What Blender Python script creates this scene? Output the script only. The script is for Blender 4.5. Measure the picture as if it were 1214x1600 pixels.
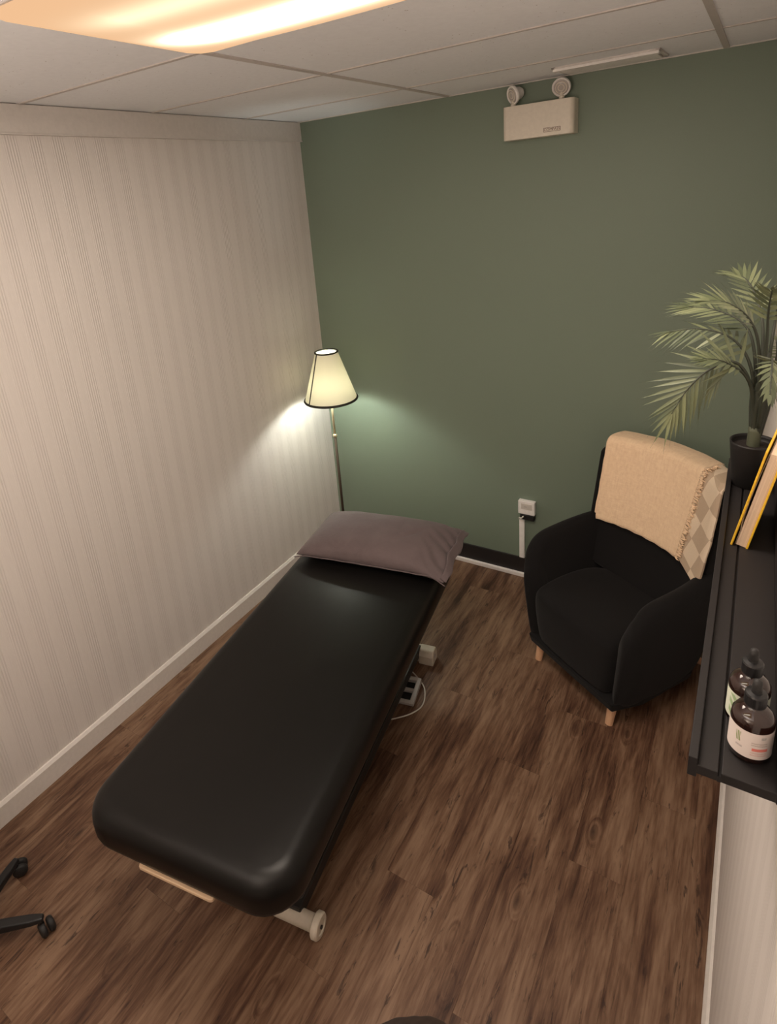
import bpy, bmesh, math, random
from mathutils import Vector, Matrix, noise
random.seed(7)
PI = math.pi
R_ = math.radians
for o in list(bpy.data.objects):
    bpy.data.objects.remove(o, do_unlink=True)
scene = bpy.context.scene
col = scene.collection

# ------------------------------------------------------------------ camera
cam = bpy.data.cameras.new('camera')
camo = bpy.data.objects.new('camera', cam)
col.objects.link(camo)
camo.location = (0, 0, 2.28)
camo.rotation_mode = 'XYZ'
camo.matrix_world = (Matrix.Translation((0, 0, 2.28)) @ Matrix.Rotation(0.5947, 4, 'Z')
                     @ Matrix.Rotation(1.254, 4, 'X') @ Matrix.Rotation(-0.0923, 4, 'Z'))
cam.sensor_fit = 'VERTICAL'
cam.sensor_height = 36.0
cam.sensor_width = 27.3
cam.lens = 953.79 / 1600 * 36
cam.shift_x = (607 - 556.94) / 1600
cam.shift_y = (614.65 - 800) / 1600
cam.clip_start = 0.02
scene.camera = camo

# ------------------------------------------------------------------ world, exposure, room light
w = bpy.data.worlds.new('world'); scene.world = w
w.use_nodes = True
w.node_tree.nodes['Background'].inputs[0].default_value = (1.0, 0.85, 0.72, 1)
w.node_tree.nodes['Background'].inputs[1].default_value = 0.05
vs = scene.view_settings
vs.view_transform = 'Standard'; vs.look = 'None'; vs.gamma = 1; vs.exposure = 0.0
vs.use_curve_mapping = False

PANEL_POWER = 20.5        # watts of the area lamp just under the ceiling panel
PANEL_COL = (1.0, 0.86, 0.745)
BULB_RADIANCE = 320.0
BULB_COL = (0.95, 1.0, 0.93)

YF_ = -1.15
def area(name, loc, sx, sy, power, color, rot=(0, 0, 0)):
    l = bpy.data.lights.new(name, 'AREA'); l.shape = 'RECTANGLE'; l.size = sx; l.size_y = sy
    l.energy = power; l.color = color
    o = bpy.data.objects.new(name, l); o.location = loc; o.rotation_euler = rot
    col.objects.link(o); return o
area('ceiling_panel_light', (-0.786, 1.12, 2.655), 1.14, 0.54, PANEL_POWER, PANEL_COL)
area('rear_fill_light', (-1.2, -0.45, 2.66), 1.14, 0.54, 4.0, PANEL_COL)  # added fill from behind the viewer, source unseen
area('fill_uplight', (-0.90, -0.80, 1.785), 0.24, 0.24, 37.0, PANEL_COL, (PI, 0, 0))  # added upward fill behind the viewer, lifts the ceiling brightness

# ------------------------------------------------------------------ room numbers
XL, XR, YB, YF, ZC = -2.337, 0.090, 3.109, -1.15, 2.693

# ------------------------------------------------------------------ materials
def new_mat(name):
    m = bpy.data.materials.new(name); m.use_nodes = True
    nt = m.node_tree; b = nt.nodes['Principled BSDF']
    return m, nt, b
def node(nt, t, **kw):
    n = nt.nodes.new(t)
    for k, v in kw.items():
        if k.startswith('i_'):
            n.inputs[k[2:].replace('_', ' ')].default_value = v
        else: setattr(n, k, v)
    return n
def mth(nt, op, a, b=None, c=None, clamp=False):
    n = nt.nodes.new('ShaderNodeMath'); n.operation = op; n.use_clamp = clamp
    for i, v in enumerate((a, b, c)):
        if v is None: continue
        if hasattr(v, 'is_linked') or hasattr(v, 'links'): nt.links.new(v, n.inputs[i])
        else: n.inputs[i].default_value = v
    return n.outputs[0]
def ramp(nt, fac, stops):
    n = nt.nodes.new('ShaderNodeValToRGB'); cr = n.color_ramp
    while len(cr.elements) < len(stops): cr.elements.new(0.5)
    for e, (p, c) in zip(cr.elements, stops):
        e.position = p; e.color = (c[0], c[1], c[2], 1)
    nt.links.new(fac, n.inputs[0]); return n.outputs[0]
def coords(nt, kind='Object', scale=(1, 1, 1), rnd=False):
    tc = nt.nodes.new('ShaderNodeTexCoord'); mp = nt.nodes.new('ShaderNodeMapping')
    mp.inputs['Scale'].default_value = scale
    nt.links.new(tc.outputs[kind], mp.inputs[0])
    if rnd:
        oi = nt.nodes.new('ShaderNodeObjectInfo')
        cm = nt.nodes.new('ShaderNodeCombineXYZ')
        nt.links.new(mth(nt, 'MULTIPLY', oi.outputs['Random'], 37.0), cm.inputs[0])
        nt.links.new(mth(nt, 'MULTIPLY', oi.outputs['Random'], 91.0), cm.inputs[1])
        nt.links.new(mth(nt, 'MULTIPLY', oi.outputs['Random'], 13.0), cm.inputs[2])
        nt.links.new(cm.outputs[0], mp.inputs['Location'])
        return mp.outputs[0], oi.outputs['Random']
    return mp.outputs[0]
def bump(nt, b, height, strength=0.3, dist=0.01):
    n = nt.nodes.new('ShaderNodeBump'); n.inputs['Strength'].default_value = strength
    n.inputs['Distance'].default_value = dist
    nt.links.new(height, n.inputs['Height']); nt.links.new(n.outputs[0], b.inputs['Normal'])
def noise_tex(nt, vec, scale, detail=4, rough=0.55, dist=0.0):
    n = nt.nodes.new('ShaderNodeTexNoise'); n.inputs['Scale'].default_value = scale
    n.inputs['Detail'].default_value = detail; n.inputs['Roughness'].default_value = rough
    n.inputs['Distortion'].default_value = dist
    nt.links.new(vec, n.inputs['Vector']); return n.outputs[0]

def plain(name, c, rough=0.5, metal=0.0, nscale=None, nstr=0.15, ndist=0.002, spec=0.5, var=0.0, sheen=0.0, coat=0.0):
    m, nt, b = new_mat(name)
    b.inputs['Base Color'].default_value = (*c, 1); b.inputs['Roughness'].default_value = rough
    b.inputs['Metallic'].default_value = metal; b.inputs['Specular IOR Level'].default_value = spec
    b.inputs['Sheen Weight'].default_value = sheen
    b.inputs['Coat Weight'].default_value = coat
    v = coords(nt)
    n = noise_tex(nt, v, nscale or 60.0)
    if var or not nscale:
        va = var or 0.04
        c0 = tuple(x * (1 - va) for x in c); c1 = tuple(min(1, x * (1 + va)) for x in c)
        nt.links.new(ramp(nt, n, [(0.3, c0), (0.7, c1)]), b.inputs['Base Color'])
    if nscale: bump(nt, b, n, nstr, ndist)
    return m

M = {}
def wallpaper(name, axis, base):
    m, nt, b = new_mat(name)
    tc = nt.nodes.new('ShaderNodeTexCoord'); sp = nt.nodes.new('ShaderNodeSeparateXYZ')
    nt.links.new(tc.outputs['Object'], sp.inputs[0])
    y = sp.outputs[axis]
    z = sp.outputs['Z']
    t = mth(nt, 'FRACT', mth(nt, 'DIVIDE', mth(nt, 'ADD', y, 10.0), 0.0935))
    tri = mth(nt, 'ABSOLUTE', mth(nt, 'SUBTRACT', t, 0.5))            # 0 in the middle of a group
    mask = mth(nt, 'MULTIPLY', mth(nt, 'SUBTRACT', 0.30, tri), 14.0, clamp=True)
    wob = nt.nodes.new('ShaderNodeMapping'); wob.inputs['Scale'].default_value = (40, 40, 2.5)
    nt.links.new(tc.outputs['Object'], wob.inputs[0])
    nz = noise_tex(nt, wob.outputs[0], 1.0, 3)
    fine = mth(nt, 'SINE', mth(nt, 'ADD', mth(nt, 'MULTIPLY', y, 2 * PI / 0.0104), mth(nt, 'MULTIPLY', nz, 1.2)))
    fine = mth(nt, 'MULTIPLY', mth(nt, 'ADD', mth(nt, 'MULTIPLY', fine, 0.5), 0.5), mask)
    fine = mth(nt, 'MULTIPLY', fine, mth(nt, 'ADD', nz, 0.45))
    spk = nt.nodes.new('ShaderNodeMapping'); spk.inputs['Scale'].default_value = (300, 300, 18)
    nt.links.new(tc.outputs['Object'], spk.inputs[0])
    speck = noise_tex(nt, spk.outputs[0], 1.0, 2)
    fac = mth(nt, 'ADD', mth(nt, 'MULTIPLY', fine, -0.15), mth(nt, 'MULTIPLY', mask, -0.010))
    fac = mth(nt, 'ADD', fac, mth(nt, 'MULTIPLY', speck, 0.22))
    fac = mth(nt, 'ADD', fac, 0.72)
    d = tuple(x * k for x, k in zip(base, (0.55, 0.52, 0.50))); l = tuple(min(1, x * 1.12) for x in base)
    nt.links.new(ramp(nt, fac, [(0.0, d), (1.0, l)]), b.inputs['Base Color'])
    b.inputs['Roughness'].default_value = 0.62
    bump(nt, b, mth(nt, 'ADD', fine, mth(nt, 'MULTIPLY', speck, 0.25)), 0.5, 0.0016)
    return m
M['paper_l'] = wallpaper('striped_wallpaper', 'Y', (0.715, 0.675, 0.645))
M['green'] = plain('green_wall_paint', (0.185, 0.235, 0.180), 0.55, nscale=220, nstr=0.08, ndist=0.001, var=0.03)
M['beige_paint'] = plain('beige_wall_paint', (0.60, 0.55, 0.50), 0.6, nscale=200, nstr=0.06, ndist=0.001, var=0.02)
M['trim'] = plain('white_trim_paint', (0.74, 0.70, 0.66), 0.38, spec=0.5)
M['white_shoe'] = plain('white_shoe_moulding', (0.85, 0.80, 0.78), 0.4)
M['cornice'] = plain('taupe_cornice_paint', (0.66, 0.62, 0.585), 0.5)
M['black_base'] = plain('black_vinyl_base', (0.018, 0.015, 0.015), 0.5)
M['tee'] = plain('ceiling_tee_paint', (0.56, 0.51, 0.48), 0.45)
M['plastic_white'] = plain('cream_plastic', (0.74, 0.68, 0.58), 0.4)
M['plastic_bright'] = plain('white_plastic', (0.88, 0.85, 0.82), 0.4)
M['plastic_grey'] = plain('grey_plastic', (0.45, 0.42, 0.40), 0.5)
M['lens_grey'] = plain('lamp_lens', (0.50, 0.46, 0.43), 0.2)
M['logo'] = plain('label_print', (0.17, 0.09, 0.06), 0.6)
M['black_plastic'] = plain('black_plastic', (0.010, 0.010, 0.011), 0.35)
M['black_rubber'] = plain('black_rubber', (0.012, 0.011, 0.011), 0.6)
M['shelf'] = plain('black_shelf_lacquer', (0.0135, 0.0115, 0.0115), 0.55, nscale=300, nstr=0.05, ndist=0.0006, spec=0.3)
M['fabric'] = plain('black_upholstery', (0.0105, 0.0098, 0.0100), 0.95, nscale=900, nstr=0.5, ndist=0.0012, spec=0.15, sheen=0.05)
M['vinyl'] = plain('black_vinyl', (0.0042, 0.0038, 0.0034), 0.38, nscale=26, nstr=0.05, ndist=0.006, spec=0.30)
M['steel_dark'] = plain('dark_steel', (0.05, 0.047, 0.045), 0.45, metal=0.6)
M['cream_metal'] = plain('cream_enamelled_steel', (0.66, 0.60, 0.50), 0.35)
M['brass'] = plain('aged_brass', (0.060, 0.042, 0.028), 0.45, metal=0.3)
M['brass_bright'] = plain('bright_brass', (0.75, 0.66, 0.45), 0.3, metal=0.7)
M['cord'] = plain('white_cord', (0.62, 0.58, 0.52), 0.5)
M['hole'] = plain('black_hole', (0.006, 0.005, 0.005), 0.7)
M['yellow'] = plain('yellow_book_cover', (0.78, 0.47, 0.03), 0.45)
M['trunk'] = plain('palm_stem', (0.030, 0.036, 0.024), 0.55, nscale=90, nstr=0.3)
M['trunk_base'] = plain('palm_stem_base', (0.085, 0.095, 0.060), 0.6, nscale=60, nstr=0.3)
M['pot'] = plain('black_pot', (0.008, 0.007, 0.007), 0.55)
M['soil'] = plain('dark_soil', (0.022, 0.016, 0.013), 0.9, nscale=180, nstr=0.8, ndist=0.004)
M['hair'] = plain('dark_brown_hair', (0.016, 0.008, 0.005), 0.5)
M['skin'] = plain('skin', (0.50, 0.30, 0.21), 0.55, nscale=120, nstr=0.1)
M['cloth_dark'] = plain('charcoal_cotton', (0.030, 0.030, 0.034), 0.9, nscale=500, nstr=0.3)
M['cloth_blue'] = plain('navy_trousers', (0.020, 0.024, 0.040), 0.9, nscale=500, nstr=0.3)
M['eye'] = plain('eye_white', (0.7, 0.68, 0.65), 0.3)
M['lip'] = plain('lip', (0.40, 0.17, 0.13), 0.5)

def wood(name, c0, c1, scale=(1, 1, 1), rough=0.5):
    m, nt, b = new_mat(name)
    v = coords(nt, 'Object', scale)
    n = noise_tex(nt, v, 12, 5, 0.6, 0.4)
    nt.links.new(ramp(nt, n, [(0.3, c0), (0.7, c1)]), b.inputs['Base Color'])
    b.inputs['Roughness'].default_value = rough
    bump(nt, b, n, 0.1, 0.001)
    return m
M['leg_wood'] = wood('light_beech', (0.66, 0.38, 0.22), (0.76, 0.48, 0.30), (6, 6, 1))
M['pale_wood'] = wood('pale_pine', (0.62, 0.43, 0.27), (0.74, 0.54, 0.36), (1, 8, 8))

def make_ceiling_tile():
    m, nt, b = new_mat('ceiling_tile_board')
    v, rnd = coords(nt, 'Object', (1, 1, 1), True)
    vo = nt.nodes.new('ShaderNodeTexVoronoi'); vo.inputs['Scale'].default_value = 60
    vo.inputs['Randomness'].default_value = 1.0
    nt.links.new(v, vo.inputs['Vector'])
    n2 = noise_tex(nt, v, 9, 3)
    thr = mth(nt, 'SUBTRACT', mth(nt, 'MULTIPLY', n2, 0.30), 0.06)
    pit = mth(nt, 'LESS_THAN', vo.outputs['Distance'], thr)
    sel = nt.nodes.new('ShaderNodeSeparateColor'); nt.links.new(vo.outputs['Color'], sel.inputs[0])
    pit = mth(nt, 'MULTIPLY', pit, mth(nt, 'LESS_THAN', sel.outputs[0], 0.30))
    n = noise_tex(nt, v, 55, 4)
    base = ramp(nt, n, [(0.3, (0.86, 0.87, 0.90)), (0.7, (0.90, 0.91, 0.94))])
    mx = nt.nodes.new('ShaderNodeMix'); mx.data_type = 'RGBA'
    nt.links.new(pit, mx.inputs[0]); nt.links.new(base, mx.inputs[6]); mx.inputs[7].default_value = (0.42, 0.38, 0.35, 1)
    nt.links.new(mx.outputs[2], b.inputs['Base Color'])
    b.inputs['Roughness'].default_value = 0.9
    bump(nt, b, mth(nt, 'SUBTRACT', mth(nt, 'MULTIPLY', n, 0.35), pit), 0.35, 0.002)
    return m
M['tile'] = make_ceiling_tile()

def make_floor():
    m, nt, b = new_mat('dark_oak_plank')
    v, rnd = coords(nt, 'Object', (1, 1, 1), True)
    def scaled(s):
        mp = nt.nodes.new('ShaderNodeMapping'); mp.inputs['Scale'].default_value = s
        nt.links.new(v, mp.inputs[0]); return mp.outputs[0]
    # knots: sparse voronoi cells stretched along the plank
    kv = nt.nodes.new('ShaderNodeTexVoronoi'); kv.inputs['Scale'].default_value = 1.0
    kn_in = scaled((8.5, 3.4, 1.0))
    nt.links.new(kn_in, kv.inputs['Vector'])
    kd = kv.outputs['Distance']
    sel = nt.nodes.new('ShaderNodeSeparateColor'); nt.links.new(kv.outputs['Color'], sel.inputs[0])
    has = mth(nt, 'LESS_THAN', sel.outputs[0], 0.42)
    knot = mth(nt, 'MULTIPLY', mth(nt, 'SUBTRACT', 1.0, mth(nt, 'MULTIPLY', kd, 7.0), clamp=True), has)
    halo = mth(nt, 'MULTIPLY', mth(nt, 'SUBTRACT', 1.0, mth(nt, 'MULTIPLY', kd, 3.9), clamp=True), has)
    # grain lines bent by the halo
    g = nt.nodes.new('ShaderNodeTexNoise'); g.inputs['Scale'].default_value = 1.0
    g.inputs['Detail'].default_value = 5; g.inputs['Roughness'].default_value = 0.6
    off = nt.nodes.new('ShaderNodeVectorMath'); off.operation = 'ADD'
    cmb = nt.nodes.new('ShaderNodeCombineXYZ')
    nt.links.new(mth(nt, 'MULTIPLY', halo, 3.0), cmb.inputs[0])
    nt.links.new(scaled((30, 2.6, 4)), off.inputs[0]); nt.links.new(cmb.outputs[0], off.inputs[1])
    nt.links.new(off.outputs[0], g.inputs['Vector'])
    grain = g.outputs[0]
    broad = noise_tex(nt, scaled((7.5, 1.3, 2)), 1.0, 5, 0.6, 0.9)
    fleck = noise_tex(nt, scaled((120, 9, 9)), 1.0, 3, 0.6)
    f = mth(nt, 'ADD', mth(nt, 'MULTIPLY', grain, 0.50), mth(nt, 'MULTIPLY', broad, 0.62))
    f = mth(nt, 'ADD', f, mth(nt, 'MULTIPLY', mth(nt, 'SUBTRACT', fleck, 0.5), 0.32))
    f = mth(nt, 'ADD', f, mth(nt, 'MULTIPLY', mth(nt, 'SUBTRACT', rnd, 0.5), 0.035))
    base = ramp(nt, f, [(0.38, (0.042, 0.018, 0.010)), (0.48, (0.094, 0.046, 0.027)), (0.56, (0.152, 0.084, 0.050)), (0.70, (0.245, 0.152, 0.098))])
    # short dark weathered streaks
    streak = noise_tex(nt, scaled((48, 7, 6)), 1.0, 4, 0.7, 1.2)
    sm = mth(nt, 'MULTIPLY', mth(nt, 'SUBTRACT', streak, 0.572), 12.0, clamp=True)
    zone = mth(nt, 'MULTIPLY', mth(nt, 'SUBTRACT', noise_tex(nt, scaled((8, 2.0, 2)), 1.7, 2), 0.36), 5.0, clamp=True)
    dk = mth(nt, 'MULTIPLY', mth(nt, 'MULTIPLY', sm, zone), 0.80)
    ring = mth(nt, 'MULTIPLY', mth(nt, 'ADD', mth(nt, 'MULTIPLY', mth(nt, 'SINE', mth(nt, 'MULTIPLY', kd, 75.0)), 0.5), 0.5), halo)
    dk = mth(nt, 'MAXIMUM', dk, mth(nt, 'MULTIPLY', knot, 0.95))
    dk = mth(nt, 'MAXIMUM', dk, mth(nt, 'MULTIPLY', ring, 0.36))
    mx = nt.nodes.new('ShaderNodeMix'); mx.data_type = 'RGBA'
    nt.links.new(dk, mx.inputs[0]); nt.links.new(base, mx.inputs[6]); mx.inputs[7].default_value = (0.022, 0.010, 0.007, 1)
    nt.links.new(mx.outputs[2], b.inputs['Base Color'])
    b.inputs['Roughness'].default_value = 0.46
    b.inputs['Specular IOR Level'].default_value = 0.35
    bump(nt, b, mth(nt, 'SUBTRACT', f, dk), 0.25, 0.0015)
    return m
M['plank'] = make_floor()
M['subfloor'] = plain('dark_subfloor', (0.05, 0.025, 0.016), 0.8)

def make_panel():
    m, nt, b = new_mat('glowing_light_cover')
    nt.nodes.remove(b)
    out = nt.nodes['Material Output']
    em = nt.nodes.new('ShaderNodeEmission')
    tc = nt.nodes.new('ShaderNodeTexCoord'); sp = nt.nodes.new('ShaderNodeSeparateXYZ')
    nt.links.new(tc.outputs['Object'], sp.inputs[0])
    x, y = sp.outputs['X'], sp.outputs['Y']
    def tube(c, wd):
        d = mth(nt, 'DIVIDE', mth(nt, 'SUBTRACT', y, c), wd)
        return mth(nt, 'EXPONENT', mth(nt, 'MULTIPLY', mth(nt, 'MULTIPLY', d, d), -1.0))
    t = mth(nt, 'ADD', tube(0.10, 0.085), mth(nt, 'MULTIPLY', tube(-0.13, 0.07), 0.35))
    ex = mth(nt, 'MULTIPLY', mth(nt, 'SUBTRACT', 0.60, mth(nt, 'ABSOLUTE', x)), 5.0, clamp=True)
    t = mth(nt, 'MULTIPLY', t, ex)
    cb = ramp(nt, t, [(0.0, (1.0, 0.60, 0.33)), (0.35, (1.05, 0.78, 0.50)), (1.0, (1.5, 1.40, 1.15))])
    nt.links.new(cb, em.inputs[0])
    nt.links.new(mth(nt, 'ADD', mth(nt, 'MULTIPLY', mth(nt, 'MULTIPLY', t, t), 4.5), 0.90), em.inputs[1])
    nt.links.new(em.outputs[0], out.inputs[0])
    return m
M['panel'] = make_panel()

def make_shade():
    m, nt, b = new_mat('cream_lamp_shade')
    out = nt.nodes['Material Output']
    tr = nt.nodes.new('ShaderNodeBsdfTranslucent'); tr.inputs[0].default_value = (0.80, 0.72, 0.44, 1)
    di = nt.nodes.new('ShaderNodeBsdfDiffuse'); di.inputs[0].default_value = (0.72, 0.69, 0.58, 1)
    v = coords(nt); n = noise_tex(nt, v, 350, 3)
    bm_ = nt.nodes.new('ShaderNodeBump'); bm_.inputs['Strength'].default_value = 0.2; bm_.inputs['Distance'].default_value = 0.001
    nt.links.new(n, bm_.inputs['Height']); nt.links.new(bm_.outputs[0], di.inputs['Normal'])
    mx = nt.nodes.new('ShaderNodeMixShader'); mx.inputs[0].default_value = 0.047
    nt.links.new(di.outputs[0], mx.inputs[1]); nt.links.new(tr.outputs[0], mx.inputs[2])
    nt.links.new(mx.outputs[0], out.inputs[0])
    return m
M['shade'] = make_shade()
def emit(name, c, s):
    m, nt, b = new_mat(name)
    b.inputs['Emission Color'].default_value = (*c, 1); b.inputs['Emission Strength'].default_value = s
    b.inputs['Base Color'].default_value = (0.9, 0.9, 0.88, 1)
    return m
M['bulb'] = emit('lit_bulb', BULB_COL, BULB_RADIANCE)

def make_pillow():
    m, nt, b = new_mat('mauve_grey_cotton')
    v = coords(nt)
    n = noise_tex(nt, v, 700, 2); n2 = noise_tex(nt, v, 14, 4, 0.6, 0.5)
    nt.links.new(ramp(nt, n2, [(0.3, (0.105, 0.078, 0.080)), (0.7, (0.128, 0.096, 0.098))]), b.inputs['Base Color'])
    b.inputs['Roughness'].default_value = 0.85; b.inputs['Sheen Weight'].default_value = 0.1
    bump(nt, b, mth(nt, 'ADD', mth(nt, 'MULTIPLY', n, 0.06), n2), 0.28, 0.008)
    return m
M['pillow'] = make_pillow()

def make_throw():
    m, nt, b = new_mat('oatmeal_woven_cotton')
    v = coords(nt, 'Object', (1, 1, 1))
    v2 = coords(nt, 'Object', (160, 30, 30)); v3 = coords(nt, 'Object', (40, 40, 200))
    n = noise_tex(nt, v2, 1.0, 3); n3 = noise_tex(nt, v3, 1.0, 3); n2 = noise_tex(nt, v, 60, 4)
    f = mth(nt, 'ADD', mth(nt, 'MULTIPLY', n, 0.4), mth(nt, 'ADD', mth(nt, 'MULTIPLY', n3, 0.3), mth(nt, 'MULTIPLY', n2, 0.3)))
    nt.links.new(ramp(nt, f, [(0.25, (0.78, 0.54, 0.34)), (0.65, (0.97, 0.74, 0.51))]), b.inputs['Base Color'])
    b.inputs['Roughness'].default_value = 0.95; b.inputs['Sheen Weight'].default_value = 0.15
    bump(nt, b, f, 0.6, 0.006)
    return m
M['throw'] = make_throw()

def make_checker():
    m, nt, b = new_mat('two_tone_checked_weave')
    uv = nt.nodes.new('ShaderNodeTexCoord')
    mp = nt.nodes.new('ShaderNodeMapping'); mp.inputs['Rotation'].default_value = (0, 0, R_(26)); mp.inputs['Scale'].default_value = (13.5, 10.5, 1)
    nt.links.new(uv.outputs['UV'], mp.inputs[0])
    ch = nt.nodes.new('ShaderNodeTexChecker'); ch.inputs['Scale'].default_value = 1.0
    ch.inputs['Color1'].default_value = (0.80, 0.66, 0.50, 1); ch.inputs['Color2'].default_value = (0.56, 0.43, 0.31, 1)
    nt.links.new(mp.outputs[0], ch.inputs['Vector'])
    nt.links.new(ch.outputs[0], b.inputs['Base Color'])
    b.inputs['Roughness'].default_value = 0.95
    v = coords(nt); bump(nt, b, noise_tex(nt, v, 250, 3), 0.4, 0.003)
    return m
M['checker'] = make_checker()

def make_leaf():
    m, nt, b = new_mat('palm_leaflet')
    tc = nt.nodes.new('ShaderNodeTexCoord'); sp = nt.nodes.new('ShaderNodeSeparateXYZ')
    nt.links.new(tc.outputs['Object'], sp.inputs[0])
    vein = mth(nt, 'ADD', mth(nt, 'MULTIPLY', mth(nt, 'SINE', mth(nt, 'MULTIPLY', sp.outputs['Y'], 5200.0)), 0.12), 0.5)
    oi = nt.nodes.new('ShaderNodeObjectInfo')
    f = mth(nt, 'ADD', vein, mth(nt, 'MULTIPLY', mth(nt, 'SUBTRACT', oi.outputs['Random'], 0.5), 0.5))
    c = ramp(nt, f, [(0.15, (0.038, 0.052, 0.030)), (0.5, (0.105, 0.128, 0.066)), (0.9, (0.24, 0.265, 0.140))])
    nt.links.new(c, b.inputs['Base Color'])
    b.inputs['Roughness'].default_value = 0.42
    b.inputs['Specular IOR Level'].default_value = 0.5
    bump(nt, b, vein, 0.2, 0.0005)
    return m
M['leaf'] = make_leaf()

def make_pages():
    m, nt, b = new_mat('book_pages')
    v = coords(nt, 'Object', (900, 4, 4)); n = noise_tex(nt, v, 1.0, 2)
    nt.links.new(ramp(nt, n, [(0.3, (0.58, 0.42, 0.29)), (0.7, (0.74, 0.57, 0.42))]), b.inputs['Base Color'])
    b.inputs['Roughness'].default_value = 0.8
    return m
M['pages'] = make_pages()

def amber():
    m, nt, b = new_mat('amber_glass')
    b.inputs['Base Color'].default_value = (0.10, 0.030, 0.015, 1)
    b.inputs['Roughness'].default_value = 0.06; b.inputs['Coat Weight'].default_value = 0.6
    b.inputs['Transmission Weight'].default_value = 0.35; b.inputs['IOR'].default_value = 1.5
    v = coords(nt); n = noise_tex(nt, v, 30)
    nt.links.new(ramp(nt, n, [(0.3, (0.022, 0.008, 0.006)), (0.7, (0.032, 0.011, 0.008))]), b.inputs['Base Color'])
    return m
M['amber'] = amber()

def label_mat(name, base, kind):
    """flat print on a bottle label; UV.x runs round the bottle, UV.y up"""
    m, nt, b = new_mat(name)
    uv = nt.nodes.new('ShaderNodeTexCoord'); sp = nt.nodes.new('ShaderNodeSeparateXYZ')
    nt.links.new(uv.outputs['UV'], sp.inputs[0]); u, v = sp.outputs['X'], sp.outputs['Y']
    cur = None
    def box(u0, u1, v0, v1):
        a = mth(nt, 'MULTIPLY', mth(nt, 'GREATER_THAN', u, u0), mth(nt, 'LESS_THAN', u, u1))
        c = mth(nt, 'MULTIPLY', mth(nt, 'GREATER_THAN', v, v0), mth(nt, 'LESS_THAN', v, v1))
        return mth(nt, 'MULTIPLY', a, c)
    def over(prev, mask, colr):
        mx = nt.nodes.new('ShaderNodeMix'); mx.data_type = 'RGBA'
        nt.links.new(mask, mx.inputs[0])
        if isinstance(prev, tuple): mx.inputs[6].default_value = (*prev, 1)
        else: nt.links.new(prev, mx.inputs[6])
        mx.inputs[7].default_value = (*colr, 1)
        return mx.outputs[2]
    cur = base
    mp = nt.nodes.new('ShaderNodeMapping'); mp.inputs['Scale'].default_value = (300, 60, 1)
    nt.links.new(uv.outputs['UV'], mp.inputs[0]); tx = noise_tex(nt, mp.outputs[0], 1.0, 2)
    ink = mth(nt, 'GREATER_THAN', tx, 0.48)
    if kind == 'pink':
        for v0 in (0.60, 0.52):
            cur = over(cur, mth(nt, 'MULTIPLY', box(0.43, 0.59, v0, v0 + 0.045), ink), (0.42, 0.33, 0.29))
        cur = over(cur, box(0.44, 0.60, 0.32, 0.43), (0.72, 0.20, 0.16))
        for v0 in (0.22, 0.14):
            cur = over(cur, mth(nt, 'MULTIPLY', box(0.43, 0.59, v0, v0 + 0.045), ink), (0.60, 0.32, 0.28))
        cur = over(cur, mth(nt, 'MULTIPLY', box(0.52, 0.57, 0.78, 0.88), ink), (0.35, 0.35, 0.33))
        cur = over(cur, mth(nt, 'MULTIPLY', box(0.28, 0.35, 0.30, 0.37), ink), (0.35, 0.30, 0.28))
        # leafy sprig
        wv = mth(nt, 'SINE', mth(nt, 'ADD', mth(nt, 'MULTIPLY', u, 240.0), mth(nt, 'MULTIPLY', v, 14.0)))
        cur = over(cur, mth(nt, 'MULTIPLY', box(0.275, 0.325, 0.50, 0.86), mth(nt, 'GREATER_THAN', wv, -0.35)), (0.22, 0.28, 0.10))
    else:
        wv = mth(nt, 'SINE', mth(nt, 'ADD', mth(nt, 'MULTIPLY', u, 60.0), mth(nt, 'MULTIPLY', v, 18.0)))
        cur = over(cur, mth(nt, 'MULTIPLY', box(0.24, 0.40, 0.08, 0.92), mth(nt, 'GREATER_THAN', wv, -0.3)), (0.33, 0.46, 0.25))
        cur = over(cur, mth(nt, 'MULTIPLY', box(0.28, 0.36, 0.44, 0.52), ink), (0.12, 0.20, 0.12))
    nt.links.new(cur, b.inputs['Base Color']); b.inputs['Roughness'].default_value = 0.5
    return m
M['label_pink'] = label_mat('white_pink_label', (0.72, 0.64, 0.60), 'pink')
M['label_green'] = label_mat('pale_green_label', (0.66, 0.70, 0.58), 'green')

# ------------------------------------------------------------------ building helpers
def mesh_of(name, bm, mats, smooth=False):
    me = bpy.data.meshes.new(name); bm.normal_update(); bm.to_mesh(me); bm.free()
    for m in (mats if isinstance(mats, (list, tuple)) else [mats]): me.materials.append(m)
    if smooth:
        for p in me.polygons: p.use_smooth = True
    return me
def obj(name, bm, mats, parent=None, loc=None, rot=None, smooth=False, bevel=0.0, seg=2, sub=0, label=None):
    me = bm if isinstance(bm, bpy.types.Mesh) else mesh_of(name, bm, mats, smooth)
    o = bpy.data.objects.new(name, me); col.objects.link(o)
    if parent: o.parent = parent
    if loc is not None: o.location = loc
    if rot is not None: o.rotation_euler = rot
    if bevel:
        md = o.modifiers.new('bevel', 'BEVEL'); md.width = bevel; md.segments = seg; md.limit_method = 'ANGLE'; md.angle_limit = R_(35)
    if sub:
        md = o.modifiers.new('sub', 'SUBSURF'); md.levels = sub; md.render_levels = sub
    if label: o['label'] = label
    return o
def thing(name, label, cat, loc=(0, 0, 0), rotz=0, group=None):
    o = bpy.data.objects.new(name, None); col.objects.link(o); o.empty_display_size = 0.05
    o.location = loc; o.rotation_euler = (0, 0, rotz); o['label'] = label; o['category'] = cat
    if group: o['group'] = group
    return o
def tag(o, label, cat, group=None):
    o['label'] = label; o['category'] = cat
    if group: o['group'] = group
    return o
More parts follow.
